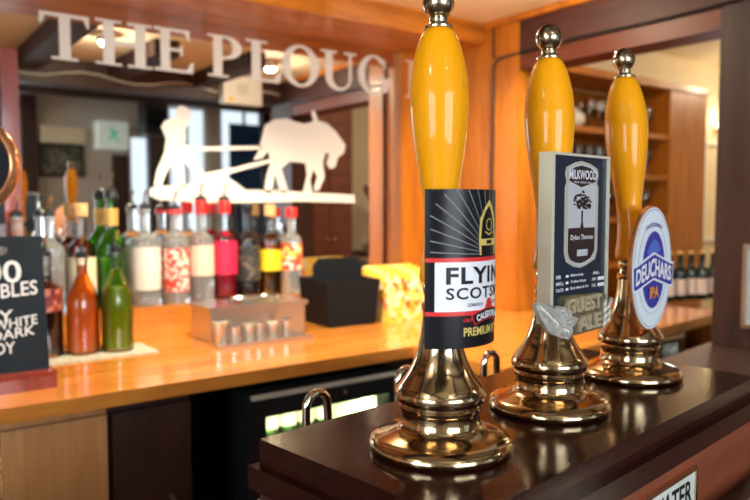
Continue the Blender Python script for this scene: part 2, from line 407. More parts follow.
obj('backing', boxes((-.004, 0, -.045, .045, -.10, .10)), 'grey_paint', t)

# ------------------------------------------------------------------ worktop, riser and cupboards of the back bar
def poly_prism(name, pts, z0, z1, m, parent=None, bevel=0, seg=3):
    bm = bmesh.new(); lo = [bm.verts.new((x, y, z0)) for x, y in pts]; hi = [bm.verts.new((x, y, z1)) for x, y in pts]
    bm.faces.new(lo[::-1]); bm.faces.new(hi); n = len(pts)
    for i in range(n): bm.faces.new((lo[i], lo[(i+1) % n], hi[(i+1) % n], hi[i]))
    return obj(name, bm, m, parent, bevel=bevel, seg=seg, smooth=bevel > 0)
CT = .964
wt = poly_prism('worktop', [(-2.49, 1.45), (1.2, 1.45), (1.2, 1.12), (2.47, 1.27), (2.47, 1.705), (1.88, 1.705), (1.88, 2.168), (-2.49, 2.168)], .934, CT, 'counter', bevel=.011)
tag(wt, 'long honey coloured varnished wooden worktop below the mirror', 'worktop')
rs = obj('bottle_riser', boxes((-2.0, 1.30, 2.02, 2.148, CT, 1.047)), 'counter', bevel=.006, smooth=True)
tag(rs, 'low wooden step on the back counter carrying the spirit bottles', 'shelf')
def cupboard(x0, x1, y, label, m, m2):
    t = thing('cupboard', label, 'cupboard', ((x0+x1)/2, y, 0)); h = (x1-x0)/2
    obj('body', boxes((-h, h, .02, .55, 0, .92)), m2, t)
    d = obj('door', boxes((-h+.004, h-.004, 0, .018, .10, .905)), m, t, bevel=.002)
    obj('handle', tube([(h-.05, 0, .60), (h-.05, -.03, .61), (h-.05, -.03, .69), (h-.05, 0, .70)], .005), 'steel', d, smooth=True)
    return t
cupboard(-.28, .418, 1.50, 'light brown wooden cupboard under the counter at far left', 'pale_wood', 'pale_wood')
cupboard(.422, .60, 1.50, 'narrow dark brown cupboard under the counter between pale cupboard and void', 'dark_wood', 'dark_wood')
slab('trim_40', (1.197, 1.215, 1.17, 2.0, 0, .92), (1.215, 1.70, 1.225, 1.24, 0, .92), m='dark_wood')
# pigeonholes right end
t = thing('pigeonhole_rack', 'small orange wooden pigeonhole rack below the counter beside the post', 'rack', (2.26, 1.30, .55))
obj('body', boxes((0, .02, 0, .35, 0, .37), (.19, .21, 0, .35, 0, .37), (.02, .19, 0, .35, 0, .02), (.02, .19, .33, .35, .02, .37)), 'orange_wood', t)
for z in (.13, .25): obj('shelf', boxes((.02, .19, .01, .33, z, z+.015)), 'orange_wood_h', t)

def fridge(x0, x1, y, label, ztop=.896, zg=.832):
    t = thing('bottle_fridge', label, 'fridge', ((x0+x1)/2, y, 0)); h = (x1-x0)/2
    obj('body', boxes((-h, -h+.03, .03, .50, .06, ztop), (h-.03, h, .03, .50, .06, ztop), (-h+.03, h-.03, .03, .50, ztop-.03, ztop), (-h+.03, h-.03, .03, .50, .06, .10), (-h+.03, h-.03, .48, .50, .10, ztop-.03)), 'black', t)
    obj('lining', boxes((-h+.031, h-.031, .47, .479, .10, ztop-.031), (-h+.0305, -h+.034, .06, .47, .10, ztop-.031), (h-.034, h-.0305, .06, .47, .10, ztop-.031), (-h+.034, h-.034, .06, .47, .10, .105), (-h+.034, h-.034, .10, .47, ztop-.036, ztop-.031)), 'fridge_in', t)
    d = obj('door', boxes((-h, h, 0, .028, zg, ztop-.004), (-h, h, 0, .028, .06, .13), (-h, -h+.05, 0, .028, .13, zg), (h-.035, h, 0, .028, .13, zg)), 'black', t)
    obj('glass', boxes((-h+.05, h-.035, .010, .016, .13, zg)), 'pane', d)
    obj('handle', boxes((-h+.01, h-.01, -.008, 0, ztop-.016, ztop-.004)), 'champagne', d, bevel=.002)
    obj('lock', lathe([(0, 0), (.009, 0), (.009, .010), (.004, .014), (0, .014)], 16), 'chrome', d, loc=(.045, -.001, ztop-.034)).rotation_euler.x = pi/2
    for z in (.42, .68): obj('shelf', boxes((-h+.035, h-.035, .10, .46, z, z+.006)), 'steel', t)
    obj('lamp', tube([(-h+.05, .075, ztop-.075), (h-.05, .075, ztop-.075)], .012), 'tube', t)
    obj('leg', boxes((-h+.02, -h+.06, .05, .45, 0, .06)), 'black', t); obj('leg', boxes((h-.06, h-.02, .05, .45, 0, .06)), 'black', t)
    return t
fridge(.735, 1.192, 1.50, 'black glass door fridge lit green under the left counter')
fridge(1.745, 2.25, 1.285, 'black glass door fridge lit white under the counter near the post', .915, .883)
light('fridge_light', 'AREA', (.963, 1.60, .83), (radians(-20), 0, 0), 4, (.88, 1, .50), .35, .05)
light('fridge_light', 'AREA', (2.0, 1.38, .86), (radians(-20), 0, 0), 6, (.96, 1, .85), .40, .05)

# ------------------------------------------------------------------ bottles
def bottle(label, x, y, z, R, H, sh, nr, gm='glass', lm=None, fillz=0, labm=None, lab=(.2, .6), cap=None, caph=.03, pour=False, band=None, name='spirit_bottle', cat='bottle', group='bottles along the back bar', foil=None, capr=None, conic=False):
    t = thing(name, label, cat, (x, y, z), 0, group)
    nz = sh+ (H-sh)*(.30 if not conic else .62)
    prof = smoothprof([(R*.9, 0), (R, .006), (R, sh*.5), (R, sh), (R*.82, sh+(nz-sh)*.45), (nr*1.12, nz), (nr, nz+.01), (nr, H-.012), (nr*1.18, H-.010), (nr*1.18, H-.001), (nr*.9, H)], 3)
    obj('bottle_glass', lathe([(0, 0)]+prof+[(0, H)], 28, close=False), gm, t, smooth=True)
    if lm:
        k = .96; pr = [(max(r*k-.001, .002), zz) for r, zz in prof if .006 < zz < fillz]
        obj('liquid', lathe([(0, .008)]+[(pr[0][0], .008)]+pr+[(pr[-1][0], fillz), (0, fillz)], 28, close=False), lm, t, smooth=True)
    if labm:
        obj('bottle_label', lathe([(R+.0008, lab[0]*H), (R+.0008, lab[1]*H)], 28, close=False), labm, t, smooth=True)
    if foil:
        obj('neck_foil', lathe([(nr*1.25, H-.085), (nr*1.3, H-.05), (nr*1.3, H-.035)], 20, close=False), foil, t, smooth=True)
    if cap:
        cr = capr or nr*1.35
        obj('cap', lathe([(cr, H-.006), (cr, H+caph-.003), (cr*.9, H+caph), (0, H+caph)], 20), cap, t, smooth=True)
    if pour:
        top = H+(caph if cap else 0)
        pz = obj('pourer', lathe([(nr*1.15, top-.004), (nr*1.15, top+.010), (.006, top+.014), (.0045, top+.02)], 14), 'black', t, smooth=True)
        obj('spout', tube([(0, 0, top+.018), (.0, 0, top+.035), (.006, -.003, top+.055)], .0032, 8), 'chrome', pz, smooth=True)
    return t
RZ = 1.0472; BY_ = 2.092
bottle('tall clear spirit bottle with plain cream label, left end of the labelled row', .70, BY_, RZ, .043, .285, .185, .014, 'solid_glass', None, 0, 'label_cream', (.16, .60), pour=True)
bottle('clear spirit bottle with patterned red and white label', .792, BY_, RZ, .040, .275, .19, .014, 'solid_glass', None, 0, 'label_red', (.12, .60), cap='cap_red', caph=.006, pour=True)
bottle('clear spirit bottle with beige label and red cap beside the raspberry one', .876, BY_, RZ, .038, .275, .185, .015, 'solid_glass', None, 0, 'label_beige', (.28, .62), cap='cap_red', caph=.034, capr=.019, pour=True)
bottle('raspberry pink spirit bottle with pink label and red cap', .954, BY_, RZ, .038, .275, .185, .015, 'glass', 'raspberry', .13, 'label_pink', (.28, .66), cap='cap_red', caph=.034, capr=.019, pour=True)
bottle('black spirit bottle with dark label in the middle of the row', 1.034, BY_, RZ, .040, .29, .175, .014, 'dark_glass', None, 0, 'label_black', (.18, .56), cap='black', caph=.012)
bottle('golden rum bottle with yellow label and cork', 1.116, BY_, RZ, .037, .265, .17, .014, 'glass', 'rum', .17, 'label_yellow', (.30, .56), cap='cork', caph=.032)
bottle('clear bottle with red and yellow label at right end of the row', 1.196, BY_, RZ, .036, .26, .175, .014, 'solid_glass', None, 0, 'label_fire', (.30, .64), cap='cap_red', caph=.026, capr=.020)
bottle('green spirit bottle with gold foil neck left of the tall cream label bottle', .605, BY_, RZ, .037, .32, .18, .014, 'green_glass', 'lime', .14, None, foil='cap_gold', cap='black', caph=.010, pour=True)
bottle('amber whisky bottle with cream label behind the orange juice', .520, BY_, RZ, .037, .27, .17, .014, 'glass', 'whisky', .19, 'label_plain', (.12, .55), cap='cork', caph=.03)
bottle('unlabelled clear bottle with black pourer left of the amber whisky', .438, BY_, RZ, .036, .265, .17, .013, 'solid_glass', None, 0, None, pour=True)
bottle('clear bottle with black pourer behind the dark cordials', .356, 2.088, RZ, .037, .265, .18, .014, 'solid_glass', None, 0, None, pour=True)
bottle('clear bottle with black pourer behind the chalkboard', .272, 2.088, RZ, .037, .265, .18, .014, 'solid_glass', None, 0, None, pour=True)
G2 = 'mixer bottles on the bar towel'
bottle('bottle of bright orange juice standing on the bar towel', .464, 1.870, CT+.004, .039, .245, .12, .013, 'glass', 'juice', .222, name='juice_bottle', pour=True, group=G2, conic=True)
bottle('bottle of yellow green cordial standing right of the orange juice', .545, 1.856, CT+.004, .039, .255, .125, .012, 'glass', 'lime', .165, name='cordial_bottle', pour=True, group=G2, conic=True)
bottle('dark red cordial bottle with a small label left of the orange juice', .382, 1.885, CT+.004, .037, .25, .16, .013, 'glass', 'cola', .20, 'label_dark', (.45, .68), name='cordial_bottle', pour=True, group=G2)
bottle('dark cordial bottle half hidden behind the chalkboard', .322, 1.945, CT, .036, .26, .16, .013, 'glass', 'cola', .20, None, name='cordial_bottle', pour=True, group=G2)
tw = obj('bar_towel', boxes((-.02, .625, 1.775, 1.925, CT, CT+.0035)), 'towel', bevel=.001)
tw.rotation_euler.z = 0
tag(tw, 'beige bar towel under the juice and cordial bottles', 'towel')

# mini wine bottles through the hatch
wb = None
for i, (px, py, R, lm_) in enumerate(((657, 302, .025, 'label_beige'), (668, 301, .025, 'label_plain'), (679, 300, .026, 'label_plain'), (690, 299, .026, 'label_beige'), (701, 299, .026, 'label_beige'), (712, 298, .026, 'label_plain'))):
    q = atZ(px, py, CT)
    names = ['small dark wine bottle leftmost of six behind the blue oval badge', 'small dark wine bottle second of the six by the post', 'small dark wine bottle third of the six by the post',
             'small dark wine bottle fourth of the six by the post', 'small dark wine bottle fifth of the six, next to last by the post', 'small dark wine bottle closest to the dark post']
    if wb is None:
        wb = bottle(names[0], q.x, q.y, CT, .025, .19, .11, .011, 'wine_glass', None, 0, 'label_beige', (.12, .45), cap='cap_gold', caph=.004, name='wine_bottle', group='small wine bottles on the right counter')
        fo = [c for c in wb.children if c.name.startswith('cap')][0]
    else: dup(wb, (q.x, q.y, CT), names[i])
# bottles in the fridges
fb = None
for x, y in [(.83+.06*k, 1.80) for k in range(6)]:
    if fb is None:
        fb = bottle('green beer bottle on the top fridge shelf below the counter', x, y, .687, .027, .14, .07, .011, 'green_glass', None, 0, 'label_cream', (.1, .42), cap='cap_gold', caph=.005, name='beer_bottle', group='beer bottles in the left fridge')
    else: dup(fb, (x, y, .687))
for k in range(6):
    dup(fb, (1.83+.068*k, 1.60, .687), 'green beer bottle on the top shelf of the right fridge')['group'] = 'beer bottles in the right fridge'

# ------------------------------------------------------------------ chalkboard price sign
t = thing('chalkboard', 'dark slate price board with chalk writing on a wooden base', 'chalkboard', (.228, 1.60, CT))
TL = radians(9)
def cb(x, y, z=0):      # board plane leaning back
    return Vector((x, y*sin(TL)-z*cos(TL)-.002, .034+y*cos(TL)+z*sin(TL)*0))
bm = mapped('board', fill2d([rect(-.10, .098, 0, .282), ell(-.012, .252, .050, .013, 24)], .004), cb, 'chalkboard', t)
obj('base', boxes((-.115, .105, -.040, .030, 0, .034)), 'red_wood', t, bevel=.004)
def chalkw(s, x0, x1, y0, y1, sh=0, bold=.02):
    me = fit(text2d(s, bold), x0, x1, y0, y1)
    for v in me.vertices: v.co.y += sh*(v.co.x-x0)
    return me
ws = [chalkw('2.00', -.07, .055, .185, .232, 0, .012), chalkw('DOUBLES', -.068, .084, .148, .178, .07, .012), chalkw('ANY', -.055, .035, .104, .130, .0, .012),
      chalkw('+ WHITE', -.025, .080, .086, .106, .1, .012), chalkw('+ DARK', -.035, .074, .064, .084, .1, .012), chalkw('BRANDY', -.075, .035, .040, .064, 0, .012)]
mapped('chalk_writing', join2d(ws), lambda x, y, z: cb(x, y, .0046), 'chalk', t)

# framed picture hanging at left of mirror
t = thing('framed_print', 'red mahogany picture frame hanging over the left of the mirror', 'frame', (.20, 2.149, 1.52))
obj('moulding', boxes((-.19, -.15, -.022, 0, -.27, .24), (.135, .178, -.022, 0, -.27, .24), (-.15, .135, -.022, 0, .20, .24), (-.15, .135, -.022, 0, -.27, -.23)), 'red_wood', t, bevel=.007, smooth=True)
obj('print', boxes((-.15, .135, -.010, 0, -.23, .20)), 'black_ink', t)

# ------------------------------------------------------------------ etched mirror
t = thing('bar_mirror', 'large etched pub mirror reading THE PLOUGH with ploughman and horse', 'mirror', (0, 0, 0))
obj('mirror_glass', boxes((-1.6, 1.699, MIR, 2.168, 1.048, 1.924)), 'mirror', t)
def serif():
    G = {}
    st = lambda a, b, y0=0, y1=1: rect(a, b, y0, y1)
    G['T'] = (.88, [[st(.34, .54), st(0, .88, .92, 1), st(.2, .68, 0, .055), [(0, .74), (.04, .74), (.10, .92), (0, .92)], [(.84, .74), (.88, .74), (.88, .92), (.78, .92)]]])
    G['H'] = (1.0, [[st(.13, .32), st(.68, .87), st(.31, .69, .46, .56), st(0, .45, 0, .055), st(.55, 1, 0, .055), st(0, .45, .945, 1), st(.55, 1, .945, 1)]])
    G['E'] = (.80, [[st(.12, .31), st(0, .72, .93, 1), st(0, .78, 0, .07), st(.31, .56, .48, .55), [(.68, .76), (.72, .76), (.72, .93), (.60, .93)], [(.80, .26), (.76, .26), (.64, .07), (.78, .07)], st(.53, .57, .38, .64)]])
    def ringp(cx, cy, a, b, a2, b2, t0, t1, n=26, cx2=None):
        o = ell(cx, cy, a, b, n, t0, t1); i = ell(cx2 if cx2 is not None else cx, cy, a2, b2, n, t0, t1); return (o, i)
    G['P'] = (.76, [[st(.12, .31), st(0, .45, 0, .055), st(0, .40, .945, 1)], [ringp(.38, .72, .36, .28, .16, .215, -pi/2, pi/2)], [st(.31, .40, .935, 1), st(.31, .40, .44, .505)]])
    G['L'] = (.74, [[st(.12, .31), st(0, .45, .945, 1), st(0, .70, 0, .07), [(.74, .28), (.70, .28), (.58, .07), (.72, .07)]]])
    G['O'] = (.94, [[ringp(.47, .5, .47, .53, .27, .46, 0, 2*pi, 40)]])
    G['U'] = (.96, [[st(.12, .31, .33, 1), st(.76, .83, .33, 1), st(0, .43, .945, 1), st(.62, .96, .945, 1)], [ringp(.475, .33, .355, .35, .225, .27, pi, 2*pi, 24, .535)]])
    G['G'] = (.96, [[ringp(.47, .5, .47, .53, .27, .46, radians(42), radians(322), 34)], [st(.70, .88, .06, .42), st(.58, .96, .39, .44), [(.76, .70), (.81, .70), (.81, .98), (.77, .90)]]])
    return G
def glyph(ch, x0, x1, z0, z1):
    bm = bmesh.new(); w_, grp = serif()[ch]; lv = 0
    f = lambda p: (x0+p[0]/w_*(x1-x0), z0+p[1]*(z1-z0))
    for g in grp:
        for s in g:
            lv += .00006
            if isinstance(s, tuple):
                o, i = s; n = len(o); full = math.dist(o[0], o[-1]) < .2
                vo = [bm.verts.new((*f(p), lv)) for p in o]; vi = [bm.verts.new((*f(p), lv)) for p in i]
                for k in range(n if full else n-1): bm.faces.new((vo[k], vo[(k+1) % n], vi[(k+1) % n], vi[k]))
            else: bm.faces.new([bm.verts.new((*f(p), lv)) for p in s])
    r = bmesh.ops.extrude_face_region(bm, geom=bm.faces[:])
    for v in r['geom']:
        if isinstance(v, bmesh.types.BMVert): v.co.z += .0008
    bmesh.ops.recalc_face_normals(bm, faces=bm.faces)
    me = bpy.data.meshes.new('glyph'); bm.to_mesh(me); bm.free(); return me
spans = [('T', 40, 90), ('H', 96, 153), ('E', 155, 194), ('P', 208, 243), ('L', 246, 281), ('O', 282, 319), ('U', 321, 356), ('G', 358, 390)]
letters = [glyph(c, atY(a, 60+.11*(a-60), MIR).x, atY(b, 60+.11*(b-60), MIR).x, 1.750+.0055*(atY(a, 60, MIR).x-.5), 1.879+.0135*(atY(a, 60, MIR).x-.5)) for c, a, b in spans]
mapped('etched_lettering', join2d(letters), lambda x, y, z: Vector((x, MIR-.0004-z, y)), 'frost', t)
# the last letter stands on the wood beside the glass
hl = glyph('H', 1.712, 1.862, 1.752, 1.893)
mapped('painted_letter', hl, lambda x, y, z: Vector((x, 2.1245-z, y)), mat('faded_letter', (.62, .45, .34), .5), t)
def onmir(pts): return [(atY(a, b, MIR).x, atY(a, b, MIR).z) for a, b in pts]
man = [(176.4, 108), (180, 105.4), (186, 106.5), (190, 110.5), (190.6, 116), (188.4, 123.6), (185.3, 129.6), (186.4, 138), (184.5, 145), (192, 146.8), (262, 145.8), (262, 149.4), (192, 151.6), (186, 151), (203.5, 172), (202.8, 176), (197, 177.6), (182, 159), (185.5, 187.5), (178.5, 187.5), (171.6, 161), (161.4, 186), (153.5, 187), (156.5, 171), (164.4, 152.4), (166, 138), (161, 127), (165.2, 120.3), (174.5, 118.8), (177, 113.5)]
ground = [(150, 189), (155, 185.5), (186, 185.5), (196, 180), (205, 173), (236, 167.2), (270, 158.8), (271, 162.6), (236, 172), (222, 176), (232, 180), (246, 190), (280, 190), (300, 192), (354, 195), (355, 203), (300, 201.5), (250, 203), (200, 202.5), (160, 200), (150, 196)]
horse = [(262, 137), (265, 125), (275, 119.4), (286.5, 118.6), (295.5, 122), (304.5, 124), (313.2, 121.5), (311, 111.5), (314.6, 110.4), (318, 121), (327, 123.5), (336, 132), (345.4, 145.5), (343.5, 153), (338.2, 157), (335, 167.2), (330, 168.6), (326.5, 164), (329.4, 154.5), (325.5, 152.8), (322.8, 162.5), (324.4, 177), (319, 190.4), (313.3, 190.4), (317.2, 177), (313.2, 169), (310, 180), (312, 193), (302.8, 193), (307, 175), (305.4, 163), (289.5, 161.6), (281, 168.6), (288.4, 192), (281, 193), (274.8, 173), (271.4, 193), (263.8, 192), (267, 174), (271, 162), (268, 152), (262, 158.5), (253, 160), (258, 152)]
for nm, pl in (('ploughman_etching', man), ('plough_etching', ground), ('horse_etching', horse)):
    mapped(nm, fill2d([onmir(pl)], .0004), lambda x, y, z: Vector((x, MIR-.0006+z, y)), 'frost', t)

# spot lamps under the ceiling above the back counter
for k, (x, y, lb) in enumerate(((.815, 1.455, 'small warm ceiling spotlight above the spirit bottles, left of the pair'), (1.576, 1.363, 'small warm ceiling spotlight above the snack carton, right of the pair'))):
    t = thing('ceiling_spotlight', lb, 'spotlight', (x, y, 2.0), 0, 'spotlights over the back counter')
    obj('housing', lathe([(.034, 0), (.036, -.030), (.034, -.034), (.028, -.030)], 24, close=False), 'steel', t, smooth=True)
    obj('bulb', lathe([(.026, -.010), (.026, -.036), (.016, -.046), (0, -.050)], 20), 'bulb', t, smooth=True)
light('spotlight_beam', 'SPOT', (.815, 1.455, 1.94), (radians(10), 0, 0), 60, (1, .84, .58), .03, angle=120, blend=.5)
light('spotlight_beam', 'SPOT', (1.576, 1.363, 1.94), (radians(18), radians(-8), 0), 38, (1, .84, .58), .03, angle=120, blend=.8)
light('ceiling_fill', 'POINT', (.815, 1.455, 1.94), (0, 0, 0), 3.5, (1, .88, .66), .008)  # point lights added at the bulbs to lighten the ceiling
light('ceiling_fill', 'POINT', (1.576, 1.363, 1.94), (0, 0, 0), 3.5, (1, .88, .66), .008)
# fill lamps added for general light in the customer room and side room
def dome(x, y, z, label, power, color=SOFTW):
    t = thing('fill_lamp', label, 'lamp', (x, y, z))
    obj('lamp_rim', lathe([(.13, 0), (.135, -.02), (.12, -.022)], 30, close=False), 'steel', t, smooth=True)
    obj('lamp_shade', lathe([(.12, -.005), (.12, -.02), (.09, -.055), (.04, -.075), (0, -.08)], 30), 'lampglass', t, smooth=True)
    light('fill_glow', 'POINT', (x, y, z-.13), (0, 0, 0), power, color, .09)
dome(.2, -.9, 2.42, 'opal ceiling lamp added as fill in the customer room, left of centre', 17)
dome(-1.3, .2, 2.42, 'opal ceiling lamp added as fill near the left side windows', 12)
dome(3.2, -.6, 2.42, 'opal ceiling lamp added as fill in front of the rear windows', 12)
dome(3.0, 1.5, 2.45, 'opal ceiling lamp added as fill in the side room beyond the hatch', 17, WARM)
dome(5.5, 1.9, 2.45, 'opal ceiling lamp added as fill at the far end of the side room', 18, WARM)

# ------------------------------------------------------------------ steel garnish box with lid, caddy, snack carton
t = thing('garnish_box', 'stainless steel garnish box with hinged lid on the counter', 'box', (.925, 1.87, CT), radians(-1))
obj('body', boxes((-.145, .150, -.065, .075, .0, .085)), 'steel', t, bevel=.006, smooth=True)
ld = obj('lid', boxes((-.152, .157, -.072, .082, .0855, .098)), 'steel', t, bevel=.005, smooth=True)
obj('lid_handle', tube([(-.07, -.02, .098), (-.06, -.02, .112), (.08, -.02, .112), (.09, -.02, .098)], .006), 'chrome', ld, smooth=True)
tr = obj('drip_tray', boxes((-.135, .150, -.045, .030, 0, .006), (-.135, .150, -.045, -.041, .006, .012)), 'steel', None, (.90, 1.755, CT), 0, bevel=.001)
tag(tr, 'flat steel tray in front of the garnish box', 'tray')
ms = None
for i, (px, py, r_, hh) in enumerate(((222, 347, .018, .062), (237, 345, .015, .048), (253, 344, .015, .048), (265, 343, .013, .046), (277, 341, .014, .046), (291, 339, .014, .052))):
    q = atZ(px, py, CT)
    lb = 'small steel spirit measure %s' % ('leftmost and largest of six on the tray', 'second from left on the tray', 'third from left on the tray', 'fourth from left on the tray', 'fifth from left on the tray', 'at the right end of the tray row')[i]
    c = thing('spirit_measure', lb, 'measure', (q.x, 1.757, CT+.0062), 0, 'spirit measures on the steel tray')
    obj('cup', lathe([(r_*.86, 0), (r_*.9, .002), (r_, hh), (r_*.92, hh), (r_*.82, .004), (0, .004)], 22, close=False), 'steel', c, smooth=True)
    obj('rim', lathe([(r_*1.02, hh-.006), (r_*1.10, hh-.003), (r_*1.02, hh)], 22, close=False), 'chrome' if i % 2 else 'champagne', c, smooth=True)
# black caddy
a = atZ(330, 329, CT); b = atZ(378, 322, CT)
t = thing('bar_caddy', 'black plastic bar caddy with tall divider handle', 'caddy', (a.x, a.y, CT), math.atan2(b.y-a.y, b.x-a.x)-radians(9))
def tapbox(w0, w1, d0, d1, h, x=0, y=0, wall=.006):
    bm = bmesh.new()
    def ring(w_, d_, z): return [bm.verts.new((x+sx*w_/2+.085, y+sy*d_/2+.095, z)) for sx, sy in ((-1, -1), (1, -1), (1, 1), (-1, 1))]
    A = ring(w0, d0, 0); B = ring(w1, d1, h); C = ring(w1-2*wall, d1-2*wall, h); D = ring(w0-2*wall, d0-2*wall, .01)
    bm.faces.new(A[::-1]); bm.faces.new(D)
    for p, q in ((A, B), (B, C), (C, D)):
        for k in range(4): bm.faces.new((p[k], p[(k+1) % 4], q[(k+1) % 4], q[k]))
    return bm
obj('tub', tapbox(.165, .19, .175, .20, .145), 'black_matt', t, bevel=.003, smooth=True)
dv = fill2d([[(-.082, 0), (.082, 0), (.090, .15), (.090, .175), (.070, .198), (-.070, .198), (-.090, .175), (-.090, .15)]], .003)
mapped('divider', dv, lambda x, y, z: Vector((x+.085, .100+z, y+.012)), 'black_matt', t)
# snack carton
t = thing('snack_carton', 'yellow display carton of snack packets beside the black caddy', 'carton', (1.485, 1.87, CT), radians(4))
obj('carton', boxes((-.115, .115, -.075, -.072, 0, .10), (-.115, .115, .072, .075, 0, .17), (-.115, -.112, -.072, .072, 0, .13), (.112, .115, -.072, .072, 0, .13), (-.112, .112, -.072, .072, 0, .003)), 'snack', t)
pk = None
for i in range(4):
    for j in range(2):
        bm = bmesh.new(); bmesh.ops.create_grid(bm, x_segments=6, y_segments=8, size=.5)
        bmesh.ops.delete(bm, geom=[], context='VERTS')
        n = len(bm.verts)
        r = bmesh.ops.extrude_face_region(bm, geom=bm.faces[:])
        top = [v for v in r['geom'] if isinstance(v, bmesh.types.BMVert)]
        for s, vs in ((-1, [v for v in bm.verts if v not in top]), (1, top)):
            for v in vs:
                x, y = v.co.x, v.co.y
                v.co = Vector((x*.10, s*(.001+.012*cos(pi*x)*cos(pi*y)), y*.15+.075))
        p = obj('snack_packet', bm, 'snack', None, (1.485-.056+j*.112, 1.87-.048+i*.030, CT+.006+.006*i), radians(4), smooth=True)
        p.rotation_euler.x = radians(-6)
        tag(p, 'yellow snack packet standing in the display carton', 'packet', 'snack packets in the yellow carton')

# ------------------------------------------------------------------ side room beyond the hatch: shelf unit with glasses
t = thing('shelf_unit', 'tall orange wooden shelf unit of glasses beyond the hatch', 'shelf', (2.9, 2.5, 0))
obj('carcass', boxes((0, .03, 0, .35, 0, 2.08), (1.25, 1.68, 0, .35, 0, 2.06), (.03, 1.25, .33, .35, 0, 2.05), (-.01, 1.69, -.015, .36, 2.06, 2.10)), 'orange_wood', t, bevel=.003)
for z in (.45, .75, 1.0, 1.27, 1.525, 1.78): obj('shelf', boxes((.03, 1.25, .01, .33, z-.03, z)), 'orange_wood_h', t)
g0 = None
def wineglass(x, y, z, label, group):
    c = tag(obj('wine_glass', lathe([(.030, 0), (.030, .002), (.005, .006), (.004, .07), (.012, .078), (.033, .10), (.036, .13), (.030, .165), (.0285, .165), (.034, .13), (.031, .10), (.010, .081), (0, .079)], 16, close=False), 'glass', None, (x, y, z), smooth=True), label, 'glass', group)
    return c
for z, nm in ((1.78, 'upper'), (1.525, 'middle'), (1.27, 'lower')):
    for k in range(12):
        for row in range(1 if z < 1.4 else 2):
            lb = 'stemmed wine glass on the %s shelf of the unit beyond the hatch' % nm
            gp = 'wine glasses on the %s shelf' % nm
            x = 2.98+.095*k+(.04 if row else 0); y = 2.58+.11*row
            if z == 1.78 and k in (3, 4): continue
            if g0 is None: g0 = wineglass(x, y, z+.0005, lb, gp)
            else:
                c = dup(g0, (x, y, z+.0005), lb); c['group'] = gp
q = atY(579, 123, 2.56)
t = thing('teapot', 'small white teapot on the upper glass shelf beyond the hatch', 'teapot', (q.x, 2.60, 1.7805))
obj('pot', lathe(smoothprof([(.035, 0), (.058, .025), (.062, .05), (.045, .085), (.03, .095)], 4), 24), 'white', t, smooth=True)
obj('lid', lathe([(.031, .0955), (.022, .108), (.006, .112), (.009, .122), (0, .127)], 20), 'white', t, smooth=True)
obj('spout', tube([(.052, 0, .03), (.08, 0, .05), (.095, 0, .085)], [.014, .009, .007]), 'white', t, smooth=True)
obj('handle', tube([(-.045, 0, .08), (-.085, 0, .075), (-.09, 0, .045), (-.056, 0, .028)], .006), 'white', t, smooth=True)
# bright far corner
struct(obj('window_6', boxes((0, .56, 0, .02, 0, .03), (0, .56, 0, .02, .77, .80), (0, .03, 0, .02, .03, .77), (.53, .56, 0, .02, .03, .77)), 'white', loc=(5.45, 2.975, 1.05)))
light('far_window_daylight', 'AREA', (5.73, 2.96, 1.45), (pi/2, 0, pi), 7, DAY, .5, .7)
t = thing('wall_lamp', 'warm wall lamp in the far corner of the side room', 'lamp', (5.62, 2.99, 1.98))
obj('bracket', boxes((-.02, .02, -.06, 0, -.06, .02)), 'brass', t)
obj('lamp_shade', lathe([(.05, -.03), (.09, -.02), (.06, .12), (.045, .12)], 24), 'lampglass', t, loc=(0, -.10, 0), smooth=True)
light('wall_lamp_glow', 'POINT', (5.62, 2.84, 2.0), (0, 0, 0), 9, WARM, .06)

# ------------------------------------------------------------------ things seen in the mirror
q, r = seen(112, 155, -2.295), seen(128, 155, -2.295)
struct(obj('door_1', boxes((q.x, r.x, -2.30, -2.27, 0, q.z), ), 'dark_wood', bevel=.004))
q, r = seen(100, 148, -2.1), seen(129, 122, -2.1)
t = thing('exit_sign', 'lit green and white exit sign above the dark door, mirrored', 'sign', ((q.x+r.x)/2, -2.12, (q.z+r.z)/2), pi)
W2, H2 = (r.x-q.x)/2, (r.z-q.z)/2
obj('sign_box', boxes((-W2, W2, 0, .17, -H2, H2)), 'exit_white', t)
# pictogram: running figure and arrow
fig = [fill2d([[(-.04, -.05), (-.015, -.05), (0, -.01), (.03, -.045), (.045, -.035), (.015, .01), (.02, .035), (.045, .03), (.045, .04), (.01, .05), (-.03, .035), (-.045, .01), (-.035, .005), (-.02, .025), (-.012, .0)]]), fill2d([ell(.018, .066, .011, .011, 12)])]
mapped('pictogram', join2d(fig), lambda x, y, z: Vector((x*1.1, -.001, y)), 'exit_green', t)
q, r = seen(40, 176, -2.28), seen(84, 146, -2.28)
t = thing('picture', 'dark landscape picture on the customer room wall, seen in the mirror', 'picture', ((q.x+r.x)/2, -2.299, (q.z+r.z)/2))
W2, H2 = (r.x-q.x)/2, (r.z-q.z)/2
obj('frame', boxes((-W2, W2, 0, .02, -H2, -H2+.02), (-W2, W2, 0, .02, H2-.02, H2), (-W2, -W2+.02, 0, .02, -H2, H2), (W2-.02, W2, 0, .02, -H2, H2)), 'black', t)
obj('canvas', boxes((-W2+.02, W2-.02, 0, .012, -H2+.02, H2-.02)), patchy('dark_landscape', [(.05, .06, .05), (.12, .13, .10), (.20, .20, .14), (.04, .05, .05)], 30), t)
q, r = seen(41, 142, -2.2), seen(84, 128, -2.2)
o = obj('wall_heater', boxes((q.x, r.x, -2.299, -2.19, q.z, r.z)), 'cream', bevel=.01)
tag(o, 'long cream wall heater above the dark picture', 'heater')
q, r = seen(146, 134, -1.8), seen(168, 96, -1.8)
t = thing('loudspeaker', 'black loudspeaker hung high beside the ploughman, seen in the mirror', 'speaker', ((q.x+r.x)/2, -1.8, q.z))
